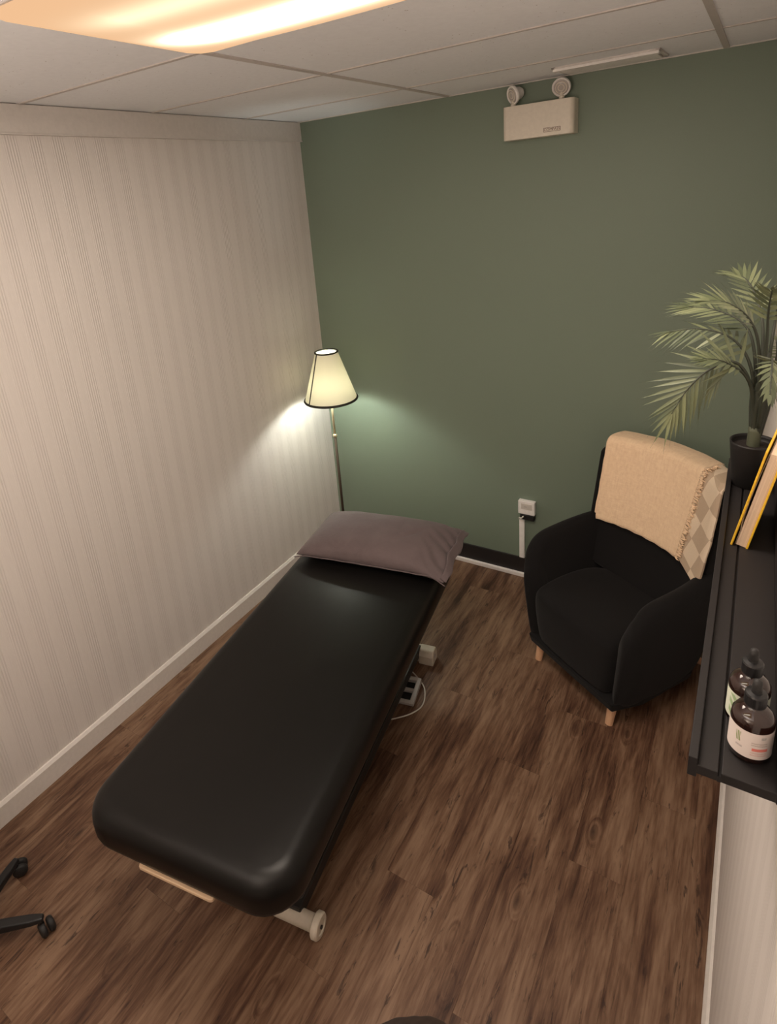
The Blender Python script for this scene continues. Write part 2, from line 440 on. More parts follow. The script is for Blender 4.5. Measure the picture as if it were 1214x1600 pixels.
def struct(name, bm, m, label=None, **kw):
    o = obj(name, bm, m, **kw); o['kind'] = 'structure'
    if label: o['label'] = label
    return o
def box(bm, x0, x1, y0, y1, z0, z1):
    r = bmesh.ops.create_cube(bm, size=1.0)
    for v in r['verts']:
        v.co = Vector((x0 + (v.co.x + .5) * (x1 - x0), y0 + (v.co.y + .5) * (y1 - y0), z0 + (v.co.z + .5) * (z1 - z0)))
    return r['verts']
def bx(*a):
    bm = bmesh.new(); box(bm, *a); return bm
def tube(bm, pts, rad, n=10, cap=True):
    pts = [Vector(p) for p in pts]
    rads = rad if isinstance(rad, (list, tuple)) else [rad] * len(pts)
    rings = []; up = None
    for i, p in enumerate(pts):
        d = (pts[min(i + 1, len(pts) - 1)] - pts[max(i - 1, 0)]).normalized()
        if up is None:
            up = Vector((0, 0, 1)) if abs(d.z) < 0.9 else Vector((1, 0, 0))
        a = d.cross(up).normalized(); b = a.cross(d).normalized(); up = b
        rings.append([bm.verts.new(p + (a * math.cos(2 * PI * k / n) + b * math.sin(2 * PI * k / n)) * rads[i]) for k in range(n)])
    for r0, r1 in zip(rings, rings[1:]):
        for k in range(n): bm.faces.new((r0[k], r0[(k + 1) % n], r1[(k + 1) % n], r1[k]))
    if cap:
        bm.faces.new(rings[0][::-1]); bm.faces.new(rings[-1])
def tb(pts, rad, n=10):
    bm = bmesh.new(); tube(bm, pts, rad, n); return bm
def lathe(bm, prof, n=32, uv=False, z_up=True):
    rings = []
    for r, z in prof:
        rings.append([bm.verts.new((r * math.cos(2 * PI * k / n), r * math.sin(2 * PI * k / n), z)) for k in range(n)] if r > 1e-6 else [bm.verts.new((0, 0, z))])
    for r0, r1 in zip(rings, rings[1:]):
        for k in range(n):
            a, b_ = k, (k + 1) % n
            if len(r0) == 1 and len(r1) == 1: continue
            if len(r0) == 1: bm.faces.new((r0[0], r1[b_], r1[a]))
            elif len(r1) == 1: bm.faces.new((r0[a], r0[b_], r1[0]))
            else: bm.faces.new((r0[a], r0[b_], r1[b_], r1[a]))
def lt(prof, n=32):
    bm = bmesh.new(); lathe(bm, prof, n); return bm
def catmull(pts, m=8):
    pts = [Vector(p) for p in pts]; P = [2 * pts[0] - pts[1]] + pts + [2 * pts[-1] - pts[-2]]; out = []
    for i in range(1, len(P) - 2):
        for k in range(m):
            t = k / m; a, b_, c, d = P[i - 1], P[i], P[i + 1], P[i + 2]
            out.append(0.5 * ((2 * b_) + (c - a) * t + (2 * a - 5 * b_ + 4 * c - d) * t * t + (3 * b_ - a - 3 * c + d) * t ** 3))
    out.append(pts[-1]); return out
def chamf_box_mesh(name, sx, sy, sz, c, mat, up=True):
    """box centred in x,y; outer (visible) face chamfered; 0..sz in z, visible side up or down"""
    bm = bmesh.new(); s = 1 if up else -1
    def ring(dx, dy, z): return [bm.verts.new((x * dx, y * dy, z * s)) for x, y in ((-1, -1), (1, -1), (1, 1), (-1, 1))]
    a = ring(sx / 2, sy / 2, 0); b_ = ring(sx / 2, sy / 2, sz - c); t = ring(sx / 2 - c, sy / 2 - c, sz)
    for r0, r1 in ((a, b_), (b_, t)):
        for k in range(4):
            f = (r0[k], r0[(k + 1) % 4], r1[(k + 1) % 4], r1[k]); bm.faces.new(f if up else f[::-1])
    bm.faces.new(t if up else t[::-1]); bm.faces.new(a[::-1] if up else a)
    return mesh_of(name, bm, mat)

# ================================================================== SETTING
# floor with planks running away from the camera
floor = struct('floor', bx(XL - .05, XR + .05, YF - .05, YB + .05, -0.06, -0.007), M['subfloor'], 'dark brown wood-look plank floor')
PW, PL = 0.1803, 1.22
pm = chamf_box_mesh('plank', PW - 0.0003, PL - 0.0003, 0.007, 0.0003, M['plank'])
x = XL + 0.09
ci = 0
offs = [0.10, 0.74, 0.36, 0.98, 0.52, 0.20, 0.85, 0.42, 0.05, 0.66, 0.30, 0.93, 0.57, 0.15, 0.8]
while x - PW / 2 < XR:
    y0 = YF - offs[ci % len(offs)]
    while y0 < YB:
        a, b_ = max(y0, YF), min(y0 + PL, YB)
        if b_ - a > 0.02:
            x0, x1 = max(x - PW / 2, XL), min(x + PW / 2, XR)
            if (b_ - a) > PL - 1e-3 and x1 - x0 > PW - 1e-3:
                me = pm
            else:
                me = chamf_box_mesh('plank', x1 - x0 - 0.0003, b_ - a - 0.0003, 0.007, 0.0003, M['plank'])
            o = obj('plank', me, None, parent=floor, loc=((x0 + x1) / 2, (a + b_) / 2, -0.007))
        y0 += PL
    x += PW; ci += 1

struct('wall_left', bx(XL - .1, XL, YF - .1, YB + .1, -0.05, ZC + .1), M['paper_l'], 'pale beige wallpaper with vertical ribbed stripes')
struct('wall_right', bx(XR, XR + .1, YF - .1, YB + .1, -0.05, ZC + .1), M['paper_l'], 'striped beige wallpaper behind the black shelf')
struct('wall_back', bx(XL, XR, YB, YB + .1, -0.05, ZC + .1), M['green'], 'sage green painted wall')
struct('wall_front', bx(XL, XR, YF - .1, YF, -0.05, ZC + .1), M['beige_paint'])

# baseboards
def baseboard_profile(bm, depth, h, y0, y1, side):
    pr = [(0, 0), (depth, 0), (depth, h - 0.012), (depth * 0.55, h - 0.002), (depth * 0.45, h), (0, h)]
    a = [bm.verts.new((side * px, y0, pz)) for px, pz in pr]; b_ = [bm.verts.new((side * px, y1, pz)) for px, pz in pr]
    n = len(pr)
    for k in range(n): bm.faces.new((a[k], a[(k + 1) % n], b_[(k + 1) % n], b_[k]))
    bm.faces.new(a[::-1]); bm.faces.new(b_)
    bmesh.ops.recalc_face_normals(bm, faces=bm.faces)
bm = bmesh.new(); baseboard_profile(bm, 0.016, 0.101, YF, YB, 1)
struct('baseboard_left', bm, M['trim'], loc=(XL, 0, 0))
bm = bmesh.new(); baseboard_profile(bm, 0.017, 0.030, YF, YB, -1)
struct('baseboard_right', bm, M['trim'], loc=(XR, 0, 0))
struct('baseboard_back', bx(XL + .018, XR - .028, YB - .010, YB, 0.024, 0.128), M['black_base'], bevel=0.003)
struct('trim_1', bx(XL + .018, XR - .028, YB - .024, YB - 0.0005, 0.0, 0.026), M['white_shoe'], bevel=0.004)
# cornice at the top of the striped wall: a flat board with a small lip
bm = bmesh.new(); box(bm, XL, XL + .014, YF, YB, 2.594, ZC - 0.0004)
box(bm, XL, XL + .018, YF, YB, 2.588, 2.5945)
struct('trim_2', bm, M['cornice'], bevel=0.0015)

# ceiling: tiles and tee bars
gy = [-1.012 + 0.6094 * k for k in range(7)]           # 0.206, 0.816, 1.425, 2.034, 2.643
gx = [-1.385, -0.1866]
ceil = struct('ceiling', bx(XL - .05, XR + .05, YF - .05, YB + .05, ZC + 0.02, ZC + 0.09), M['beige_paint'], 'suspended ceiling of off-white tiles in slim tee bars')
ys = [YF] + [g for g in gy if YF < g < YB] + [YB]
xs = [XL] + gx + [XR]
PANELCELL = (1, ys.index(min(ys, key=lambda v: abs(v - 0.816))))
REARCELL = (1, PANELCELL[1] - 2)
for i in range(len(xs) - 1):
    for j in range(len(ys) - 1):
        sx, sy = xs[i + 1] - xs[i], ys[j + 1] - ys[j]
        if sy < 0.03 or (i, j) == PANELCELL or (i, j) == REARCELL: continue
        me = chamf_box_mesh('ceiling_tile', sx - 0.003, sy - 0.003, 0.0115, 0.001, M['tile'], up=False)
        obj('ceiling_tile', me, None, parent=ceil, loc=((xs[i] + xs[i + 1]) / 2, (ys[j] + ys[j + 1]) / 2, ZC + 0.0145))
for g in gy:
    if YF < g < YB: obj('tee_bar', bx(XL, XR, g - .008, g + .008, ZC - 0.0005, ZC + .004), M['tee'], parent=ceil)
for g in gx: obj('tee_bar', bx(g - .011, g + .011, YF, YB, ZC - 0.0012, ZC + .0046), M['tee'], parent=ceil)
for nm, b6 in (('wall_angle', (XL, XR, YB - .010, YB, ZC - .0008, ZC + .003)),):
    obj(nm, bx(*b6), M['cornice'], parent=ceil)

# ceiling light: cover sagging out of its bay
def ceiling_light(cx_, cy_, label):
    t = thing('ceiling_light', label, 'ceiling light', (cx_, cy_, ZC))
    bm = bmesh.new(); nx, ny = 24, 12; hx, hy = 0.604, 0.306; vv = []
    for j in range(ny + 1):
        row = []
        for i in range(nx + 1):
            a, b_ = -1 + 2 * i / nx, -1 + 2 * j / ny
            sag = -0.008 - 0.030 * (1 - a * a) ** .7 * (1 - b_ * b_) ** .5 if abs(a) < 1 and abs(b_) < 1 else -0.006
            # rounded corners and a slightly slack edge
            ex = hx * a; ey = hy * b_
            k = max(0, abs(a) - .93) / .07 * max(0, abs(b_) - .86) / .14
            ex -= math.copysign(0.016 * k, a); ey -= math.copysign(0.016 * k, b_)
            row.append(bm.verts.new((ex, ey, sag)))
        vv.append(row)
    for j in range(ny):
        for i in range(nx): bm.faces.new((vv[j][i], vv[j + 1][i], vv[j + 1][i + 1], vv[j][i + 1]))
    per = [vv[0][i] for i in range(nx + 1)] + [vv[j][nx] for j in range(1, ny + 1)] + [vv[ny][i] for i in range(nx - 1, -1, -1)] + [vv[j][0] for j in range(ny - 1, 0, -1)]
    top = [bm.verts.new((v.co.x, v.co.y, 0.003)) for v in per]
    for k in range(len(per)): bm.faces.new((per[k], per[(k + 1) % len(per)], top[(k + 1) % len(per)], top[k]))
    obj('diffuser', bm, M['panel'], t, smooth=True)
    bm = bmesh.new(); box(bm, -.605, .605, -.3, .3, 0.004, 0.016); obj('housing', bm, M['tee'], t)
    return t
ceiling_light(-0.786, 1.1205, 'glowing warm orange rectangular cover of the recessed ceiling light')
ceiling_light(-0.786, 1.1205 - 2 * 0.6094, 'second warm ceiling light added behind the viewer for fill, out of view')  # unseen copy, added to light the room from behind

# ceiling vent near the green wall
t = thing('ceiling_vent', 'slim off-white slot vent in the ceiling above the emergency light', 'vent', (-0.59, 2.93, ZC), R_(-1.5))
bm = bmesh.new()
for b6 in ((-.205, .205, -.105, -.088, -.004, .006), (-.205, .205, .088, .105, -.004, .006), (-.205, -.19, -.105, .105, -.004, .006), (.19, .205, -.105, .105, -.004, .006)):
    box(bm, *b6)
obj('frame', bm, M['cornice'], t, bevel=0.001)
obj('backing', bx(-.19, .19, -.088, .088, 0.002, .006), M['cornice'], t)
obj('slat', bx(-.200, .200, -.1045, -.074, -.014, -.004), M['plastic_bright'], t, bevel=0.001)
obj('slat', bx(-.185, .185, -.066, .086, -.009, -.002), M['plastic_bright'], t, bevel=0.001)

# ================================================================== EMERGENCY LIGHT on green wall
t = thing('emergency_light', 'cream twin-head emergency light unit high on the green wall', 'emergency light', (-0.914, YB, 2.448))
def rbox_profile(bm, w, h, d, r=0.02):
    """box seen from the front (w,h); front vertical edges rounded; back on y=0, front at y=-d"""
    out = [(-w / 2, 0)] + [(-w / 2 + r - r * math.cos(a), -d + r - r * math.sin(a)) for a in [k * PI / 10 for k in range(6)]]
    out += [(w / 2 - r + r * math.sin(a), -d + r - r * math.cos(a)) for a in [k * PI / 10 for k in range(6)]] + [(w / 2, 0)]
    lo = [bm.verts.new((x_, y_, 0)) for x_, y_ in out]; hi = [bm.verts.new((x_, y_, h)) for x_, y_ in out]
    n = len(out)
    for k in range(n): bm.faces.new((lo[k], lo[(k + 1) % n], hi[(k + 1) % n], hi[k]))
    bm.faces.new(lo[::-1]); bm.faces.new(hi); bmesh.ops.recalc_face_normals(bm, faces=bm.faces)
bm = bmesh.new(); rbox_profile(bm, 0.325, 0.147, 0.085)
obj('housing', bm, M['plastic_white'], t, bevel=0.0015, seg=2)
def lamp_head(x_, yaw, pitch):
    hd = bpy.data.objects.new('lamp_head', None)
    bm = bmesh.new()
    lathe(bm, [(0, 0.052), (0.020, 0.050), (0.026, 0.040), (0.032, 0.014), (0.040, 0.010), (0.041, 0.0), (0.038, -0.006), (0.036, -0.006), (0.034, -0.001), (0.0, -0.001)], 32)
    h = obj('lamp_head', bm, M['plastic_bright'], t, (x_, -0.058, 0.196), smooth=True)
    h.rotation_mode = 'QUATERNION'
    # local +z is the back of the head: point it away from where the head looks
    look = Vector((math.sin(yaw) * math.cos(pitch), -math.cos(yaw) * math.cos(pitch), math.sin(pitch)))
    h.rotation_quaternion = (-look).to_track_quat('Z', 'Y')
    bm = bmesh.new(); lathe(bm, [(0, -0.007), (0.020, -0.0065), (0.030, -0.003), (0.0325, -0.001)], 28)
    obj('lens', bm, M['lens_grey'], h, smooth=True)
    bm = bmesh.new()
    for rr in (0.0225, 0.0115):
        lathe(bm, [(rr, -0.0085), (rr + .003, -0.0085), (rr + .003, -0.004), (rr, -0.004), (rr, -0.0085)], 28)
    obj('lens_ring', bm, M['plastic_white'], h)
    bm = bmesh.new(); lathe(bm, [(0.0, 0), (0.012, 0), (0.012, 0.014), (0.008, 0.020), (0.008, 0.034), (0.0, 0.034)], 20)
    obj('swivel', bm, M['plastic_white'], t, (x_, -0.050, 0.144), smooth=False, bevel=0.001)
    bpy.data.objects.remove(hd)
lamp_head(-0.122, R_(-38), R_(-14)); lamp_head(0.100, R_(8), R_(-22))
bm = bmesh.new()
lx0, lx1, lz0, lz1 = 0.030, 0.106, 0.017, 0.035
for b6 in ((lx0, lx1, -.0858, -.085, lz0, lz0 + .0014), (lx0, lx1, -.0858, -.085, lz1 - .0014, lz1), (lx0, lx0 + .0014, -.0858, -.085, lz0, lz1), (lx1 - .0014, lx1, -.0858, -.085, lz0, lz1)): box(bm, *b6)
nameplate = obj('nameplate', bm, M['logo'], t, label='small brown outlined maker label')
cu = bpy.data.curves.new('lettering', 'FONT'); cu.body = 'COMPASS'; cu.size = 0.0165; cu.align_x = 'CENTER'; cu.align_y = 'CENTER'; cu.extrude = 0.0003
cu.materials.append(M['logo'])
lo = bpy.data.objects.new('lettering', cu); col.objects.link(lo)
dg = bpy.context.evaluated_depsgraph_get(); lm = bpy.data.meshes.new_from_object(lo.evaluated_get(dg)); bpy.data.objects.remove(lo)
o = bpy.data.objects.new('lettering', lm); col.objects.link(o); o.parent = nameplate
o.location = ((lx0 + lx1) / 2, -.0855, (lz0 + lz1) / 2); o.rotation_euler = (PI / 2, 0, 0)

# ================================================================== OUTLET AND RACEWAY on green wall
t = thing('wall_outlet', 'white surface-mounted power outlet with black plug on green wall', 'outlet', (-0.983, YB, 0.428))
obj('cover', bx(-.048, .048, -.030, 0, 0.006, 0.090), M['plastic_bright'], t, bevel=0.004, seg=3)
obj('socket', bx(-.030, .032, -.032, -.029, 0.040, 0.075), M['cord'], t, bevel=0.001)
obj('slot', bx(-.012, .004, -.0326, -.0318, 0.054, 0.060), M['plastic_grey'], t)
obj('plug', bx(-.036, .046, -.036, -.002, -0.026, 0.006), M['hole'], t, bevel=0.004, label='black plug under the cover')
obj('cord', tb(catmull([(-.014, -.034, -.004), (-.026, -.042, -.016), (-.040, -.030, -.022), (-.044, -.02, -.034)], 5), 0.0042), M['cord'], t, smooth=True)
t2 = obj('cable_raceway', bx(-1.030, -0.998, YB - .017, YB - .0005, 0.130, 0.388), M['plastic_bright'], bevel=0.003)
tag(t2, 'white vertical cable raceway below the wall outlet beside the armchair', 'raceway')

# ================================================================== FLOOR LAMP
LX, LY = -2.066, 2.78
t = thing('floor_lamp', 'lit floor lamp with cream dark-edged shade in the corner', 'floor lamp', (LX, LY, 0.029))
obj('base', lt([(0, 0), (0.125, 0), (0.127, 0.008), (0.118, 0.018), (0.05, 0.028), (0.018, 0.04), (0.012, 0.06), (0, 0.06)]), M['brass'], t, loc=(0, 0, -0.029), smooth=True)
obj('pole', tb([(0, 0, 0.02), (0, 0, 0.86)], 0.0085, 16), M['brass'], t, smooth=True)
obj('upper_pole', tb([(0, 0, 0.86), (0, 0, 1.110)], 0.0072, 16), M['brass_bright'], t, smooth=True, label='brighter upper pole section')
obj('collar', lt([(0, .850), (.010, .850), (.0135, .856), (.0135, .864), (.010, .870), (0, .870)], 20), M['brass_bright'], t, smooth=True)
SZ0, SZ1, SR0, SR1 = 1.098, 1.387, 0.156, 0.066
sh = obj('lamp_shade', lt([(SR0, SZ0), (SR1, SZ1)], 64), M['shade'], t, smooth=True)
def ringtube(r, z, rad):
    bm = bmesh.new(); n = 64
    tube(bm, [(r * math.cos(2 * PI * k / n), r * math.sin(2 * PI * k / n), z) for k in range(n + 1)], rad, 8, cap=False); return bm
M['dark_trim'] = plain('dark_green_braid', (0.022, 0.022, 0.016), 0.7)
obj('trim_ring', ringtube(SR0, SZ0, 0.0074), M['dark_trim'], sh, smooth=True, label='dark braid round the lower rim')
obj('trim_ring', ringtube(SR1, SZ1, 0.0056), M['dark_trim'], sh, smooth=True, label='dark braid round the upper rim')
for ang in (250, 70):
    a = R_(ang)
    obj('seam', tb([(math.cos(a) * (SR0 + .001), math.sin(a) * (SR0 + .001), SZ0), (math.cos(a) * (SR1 + .001), math.sin(a) * (SR1 + .001), SZ1)], 0.0038, 6), M['dark_trim'], sh)
bm = bmesh.new()
for k in range(3):
    a = 2 * PI * k / 3; tube(bm, [(0, 0, SZ1 - .03), (math.cos(a) * SR1, math.sin(a) * SR1, SZ1 - .002)], 0.0015, 6)
tube(bm, [(.0, 0, 1.200), (0, 0, SZ1 - .02)], 0.0015, 6)
obj('shade_spider', bm, M['brass'], t)
obj('socket', lt([(0, 1.105), (.012, 1.105), (.013, 1.135), (.013, 1.140), (0, 1.140)], 20), M['brass'], t, smooth=True)
obj('bulb', lt([(0, 1.140), (.013, 1.140), (.015, 1.148), (.026, 1.162), (.028, 1.174), (.020, 1.192), (0, 1.200)], 20), M['bulb'], t, smooth=True)

# unseen uplighter, added behind the viewer to brighten the ceiling; its area lamp is set at the top of the script
t = thing('added_fill_uplighter', 'dark fill uplighter added behind the viewer to brighten the ceiling, out of view', 'floor lamp', (-0.90, -0.80, 0))
obj('base', lt([(0, 0), (.14, 0), (.14, .012), (.03, .03), (0, .03)]), M['steel_dark'], t, smooth=True)
obj('pole', tb([(0, 0, .02), (0, 0, 1.69)], .012, 16), M['steel_dark'], t, smooth=True)
obj('bowl', lt([(0, 1.69), (.05, 1.69), (.14, 1.73), (.185, 1.775), (.180, 1.775), (.135, 1.738), (0, 1.70)]), M['steel_dark'], t, smooth=True)

# ================================================================== MASSAGE TABLE
TA = R_(8.8)
tu = Vector((-math.sin(TA), math.cos(TA), 0)); tn = Vector((math.cos(TA), math.sin(TA), 0))
TN, TS = -1.093, 0.828           # centre line, near end
torg = tn * TN + tu * TS
t = thing('massage_table', 'black vinyl padded massage table standing along the striped wall', 'massage table', (torg.x, torg.y, 0), TA)
HW, TL, ZT0, ZT1 = 0.366, 1.67, 0.497, 0.612
def rrect(hw, y0, y1, r, n=8):
    p = []
    for cx_, cy_, a0 in ((hw - r, y0 + r, -90), (hw - r, y1 - r, 0), (-hw + r, y1 - r, 90), (-hw + r, y0 + r, 180)):
        for k in range(n + 1):
            a = R_(a0 + 90 * k / n); p.append((cx_ + r * math.cos(a), cy_ + r * math.sin(a)))
    return p
def pad(hw, y0, y1, z0, z1, r, er, crown=0.004):
    bm = bmesh.new(); rings = []
    levels = [(0.012, z0), (0.003, z0 + .006), (0.0, z0 + .02), (0.0, z1 - er)]
    for k in range(1, 7):
        a = R_(90 * k / 6); levels.append((er - er * math.cos(a), z1 - er + er * math.sin(a)))
    for ins, z in levels:
        rings.append([bm.verts.new((px, py, z)) for px, py in rrect(hw - ins, y0 + ins, y1 - ins, max(r - ins, .01))])
    for q in (0.06, 0.14, 0.24):
        rings.append([bm.verts.new((px, py, z1 + crown * min(1, q * 4))) for px, py in rrect(hw - er - q, y0 + er + q, y1 - er - q, max(r - er - q * .3, .02))])
    n = len(rings[0])
    for r0, r1 in zip(rings, rings[1:]):
        for k in range(n): bm.faces.new((r0[k], r0[(k + 1) % n], r1[(k + 1) % n], r1[k]))
    bm.faces.new(rings[0][::-1]); bm.faces.new(rings[-1])
    return bm
padobj = obj('padded_top', pad(HW, 0, TL, ZT0, ZT1, 0.120, 0.058), M['vinyl'], t, smooth=True)
obj('seam', ringtube(0.001, 0, 0.0005) if False else tb([(0.25 + .10 * math.cos(R_(a)), 0.105 + .10 * math.sin(R_(a)), ZT1 - .030 - 0.00018 * abs(a + 60)) for a in range(-20, -21, -1)] + [(0.345, 0.08, ZT1 - .03)], 0.0002, 6), M['vinyl'], padobj)
bm = bmesh.new(); bmv = rrect(0.132, -0.004, 0.05, 0.012, 4)
lo_ = [bm.verts.new((px, py, 0.4845)) for px, py in bmv]; hi_ = [bm.verts.new((px, py, 0.4965)) for px, py in bmv]
for k in range(len(bmv)): bm.faces.new((lo_[k], lo_[(k + 1) % len(bmv)], hi_[(k + 1) % len(bmv)], hi_[k]))
bm.faces.new(lo_[::-1]); bm.faces.new(hi_)
obj('headrest_mount', bm, M['pale_wood'], t, bevel=0.003, label='pale wooden strip with rounded ends')
bm = bmesh.new()
for b6 in ((-.29, -.25, .06, TL - .06, .44, .4965), (.25, .29, .06, TL - .06, .44, .4965), (-.25, .25, .06, .10, .44, .4965), (-.25, .25, TL - .10, TL - .06, .44, .4965)): box(bm, *b6)
obj('frame', bm, M['steel_dark'], t, bevel=0.003)
for s in (-1, 1):
    bm = bmesh.new()
    tube(bm, [(s * .18, .30, .07), (s * .18, 1.42, .44)], 0.018, 8); obj('scissor_arm', bm, M['steel_dark'], t)
    bm = bmesh.new(); tube(bm, [(s * .14, 1.42, .07), (s * .14, .30, .44)], 0.018, 8); obj('scissor_arm', bm, M['steel_dark'], t)
bm = bmesh.new(); box(bm, -.20, -.15, .27, 1.55, .035, .085); box(bm, .15, .20, .27, 1.55, .035, .085)
obj('base_rail', bm, M['steel_dark'], t, bevel=0.004)
obj('lift_motor', bx(-.05, .05, .70, 1.0, .06, .16), M['steel_dark'], t, bevel=0.01)
# near foot: round tube ending in a disc wheel; far foot: square beam with an end cap
fy = 1.10 - TS
fb = obj('foot_bar', tb([(-.22, fy, .042), (.248, fy, .042)], 0.026, 20), M['cream_metal'], t, smooth=True, label='cream tubular foot bar')
for s in (-1, 1):
    bm = bmesh.new(); lathe(bm, [(0, 0), (.035, 0), (.0395, .004), (.0395, .020), (.035, .025), (.024, .026), (.022, .022), (0, .022)], 32)
    w_ = obj('wheel', bm, M['cream_metal'], fb, (.248 if s > 0 else -.205, fy, .0400), (0, s * PI / 2, 0), smooth=False, bevel=0.0)
    bm = bmesh.new(); lathe(bm, [(0, .0235), (.006, .0235), (.006, .0275), (0, .0275)], 12)
    obj('axle_bolt', bm, M['steel_dark'], t, (.248 if s > 0 else -.205, fy, .0400), (0, s * PI / 2, 0))
fy2 = 2.376 - TS
fb = obj('foot_bar', bx(-.20, .21, fy2 - .030, fy2 + .030, .006, .066), M['cream_metal'], t, bevel=0.003, label='cream square foot bar')
for s in (-1, 1):
    bm = bmesh.new()
    pr = [(-.038, 0), (.038, 0), (.038, .050), (.020, .078), (-.020, .078), (-.038, .050)]
    x0, x1 = (.195, .272) if s > 0 else (-.228, -.160)
    a = [bm.verts.new((x0, fy2 + p, q)) for p, q in pr]; b_ = [bm.verts.new((x1, fy2 + p, q)) for p, q in pr]
    for k in range(6): bm.faces.new((a[k], a[(k + 1) % 6], b_[(k + 1) % 6], b_[k]))
    bm.faces.new(a[::-1]); bm.faces.new(b_); bmesh.ops.recalc_face_normals(bm, faces=bm.faces)
    obj('end_cap', bm, M['cream_metal'], fb, bevel=0.006, seg=3)
    bm = bmesh.new(); lathe(bm, [(0, 0), (.011, 0), (.011, .001), (0, .001)], 16)
    obj('cap_hole', bm, M['plastic_grey'], fb, (.2716 if s > 0 else -.2276, fy2, .040), (0, s * PI / 2, 0))

# ================================================================== PILLOW
def pillow_mesh():
    bm = bmesh.new(); nx, ny = 60, 36; hx, hy, hz = 0.372, 0.205, 0.084
    rows = {}
    def pos(i, j, top):
        a, b_ = -1 + 2 * i / nx, -1 + 2 * j / ny
        prof = max(0, (1 - abs(a) ** 2.6)) ** .50 * max(0, (1 - abs(b_) ** 2.4)) ** .50
        px = hx * a * (1 - .030 * (1 - b_ * b_)); py = hy * b_ * (1 - .05 * (1 - a * a))
        th = hz * prof
        # empty end of the pillowcase on the right: thinner, crumpled
        cr = max(0, (a - 0.62) / 0.38)
        th *= (1 - 0.45 * cr)
        nv = noise.noise(Vector((px * 9, py * 9, 3 if top else 8)))
        wr = abs(math.sin(px * 34 + py * 46 + 2.5 * noise.noise(Vector((px * 8, py * 7, 1))))) 
        d = 0.006 * nv * prof + cr * (0.030 * (wr - .6) * (prof ** .5))
        # diagonal folds from the far right
        fo = math.exp(-((px - 0.20 - 0.9 * (py - .02)) / 0.012) ** 2) * math.exp(-((py + .02) / .05) ** 2)
        d -= 0.010 * fo
        if top: z = th + d
        else: z = -min(th * .8, 0.045) 
        # corners sag, near right corner droops over the table edge
        z += -0.012 * (abs(a) ** 6) 
        if a > .6 and b_ < -.4: z -= 0.025 * ((a - .6) / .4) * ((-b_ - .4) / .6)
        return Vector((px, py, z))
    T = [[bm.verts.new(pos(i, j, True)) for i in range(nx + 1)] for j in range(ny + 1)]
    B = [[(T[j][i] if i in (0, nx) or j in (0, ny) else bm.verts.new(pos(i, j, False))) for i in range(nx + 1)] for j in range(ny + 1)]
    for j in range(ny):
        for i in range(nx):
            bm.faces.new((T[j][i], T[j][i + 1], T[j + 1][i + 1], T[j + 1][i]))
            bm.faces.new((B[j][i], B[j + 1][i], B[j + 1][i + 1], B[j][i + 1]))
    return bm
pw_ = obj('pillow', pillow_mesh(), M['pillow'], smooth=True, sub=1)
pw_.location = (-1.412, 2.185, 0.663); pw_.rotation_euler = (0, R_(-0.5), R_(9.0))
tag(pw_, 'mauve grey pillow lying across the head of the massage table', 'pillow')
# hem along the near edge and a folded opening flap at the right end
hem = tb(catmull([(-.374 + .748 * k / 12, -.2055 + .010 * (1 - (-1 + 2 * k / 12) ** 2) + (.002 if k % 2 else 0), -.012 - (0.012 if k in (0, 12) else 0) - (.022 if k == 12 else 0)) for k in range(13)], 4), 0.0028, 6)
obj('hem', hem, M['pillow'], pw_, smooth=True)
bm = bmesh.new(); nn, mm_ = 16, 6; vv = []
for j in range(nn + 1):
    b_ = -1 + 2 * j / nn; row = []
    for i in range(mm_ + 1):
        q = i / mm_
        row.append(bm.verts.new((0.356 + 0.026 * q + 0.006 * math.sin(b_ * 7), 0.196 * b_, 0.020 * (1 - b_ * b_) * (1 - q) + 0.004 * math.sin(b_ * 16 + q * 3) - 0.016 * q - (0.018 * max(0, -b_ - .3)))))
    vv.append(row)
for j in range(nn):
    for i in range(mm_): bm.faces.new((vv[j][i], vv[j][i + 1], vv[j + 1][i + 1], vv[j + 1][i]))
fl = obj('case_opening', bm, M['pillow'], pw_, smooth=True)
md = fl.modifiers.new('s', 'SOLIDIFY'); md.thickness = 0.005

# ================================================================== PEDAL ON THE FLOOR WITH ITS CORD
pa = Vector((-1.244, 1.980)); pb = Vector((-1.160, 1.988))
pc = Vector((-1.2015, 1.984)); pang = math.atan2(0.150, -0.031) - PI / 2
t = thing('foot_pedal', 'light grey two-hole foot pedal on the floor beside the massage table', 'foot pedal', (pc.x, pc.y, 0), pang)
bm = bmesh.new()
def wedge(x0, x1, y0, y1, z0a, z0b, bm=bm):
    v = box(bm, x0, x1, y0, y1, 0.001, 1)
    for q in v:
        if q.co.z > .5: q.co.z = z0a if q.co.y < (y0 + y1) / 2 else z0b
def hz(y): return 0.016 + (y + .075) / .15 * 0.012
for (x0, x1, y0, y1) in ((-.045, -.026, -.075, .075), (.026, .045, -.075, .075), (-.026, .026, -.075, -.056), (-.026, .026, -.006, .010), (-.026, .026, .056, .075)):
    wedge(x0, x1, y0, y1, hz(y0), hz(y1))
bmesh.ops.remove_doubles(bm, verts=bm.verts, dist=0.0002)
obj('body', bm, M['plastic_grey'], t, bevel=0.002)
for yc, sg in ((-.031, 1), (.033, -1)):
    bm = bmesh.new(); pr = rrect(.0255, yc - .0248, yc + .0228, .010, 4)
    v0 = [bm.verts.new((a, b_, .002)) for a, b_ in pr]; v1 = [bm.verts.new((a, b_, .010)) for a, b_ in pr]
    for k in range(len(pr)): bm.faces.new((v0[k], v0[(k + 1) % len(pr)], v1[(k + 1) % len(pr)], v1[k]))
    bm.faces.new(v0[::-1]); bm.faces.new(v1)
    obj('button', bm, M['hole'], t, label='black recessed button')
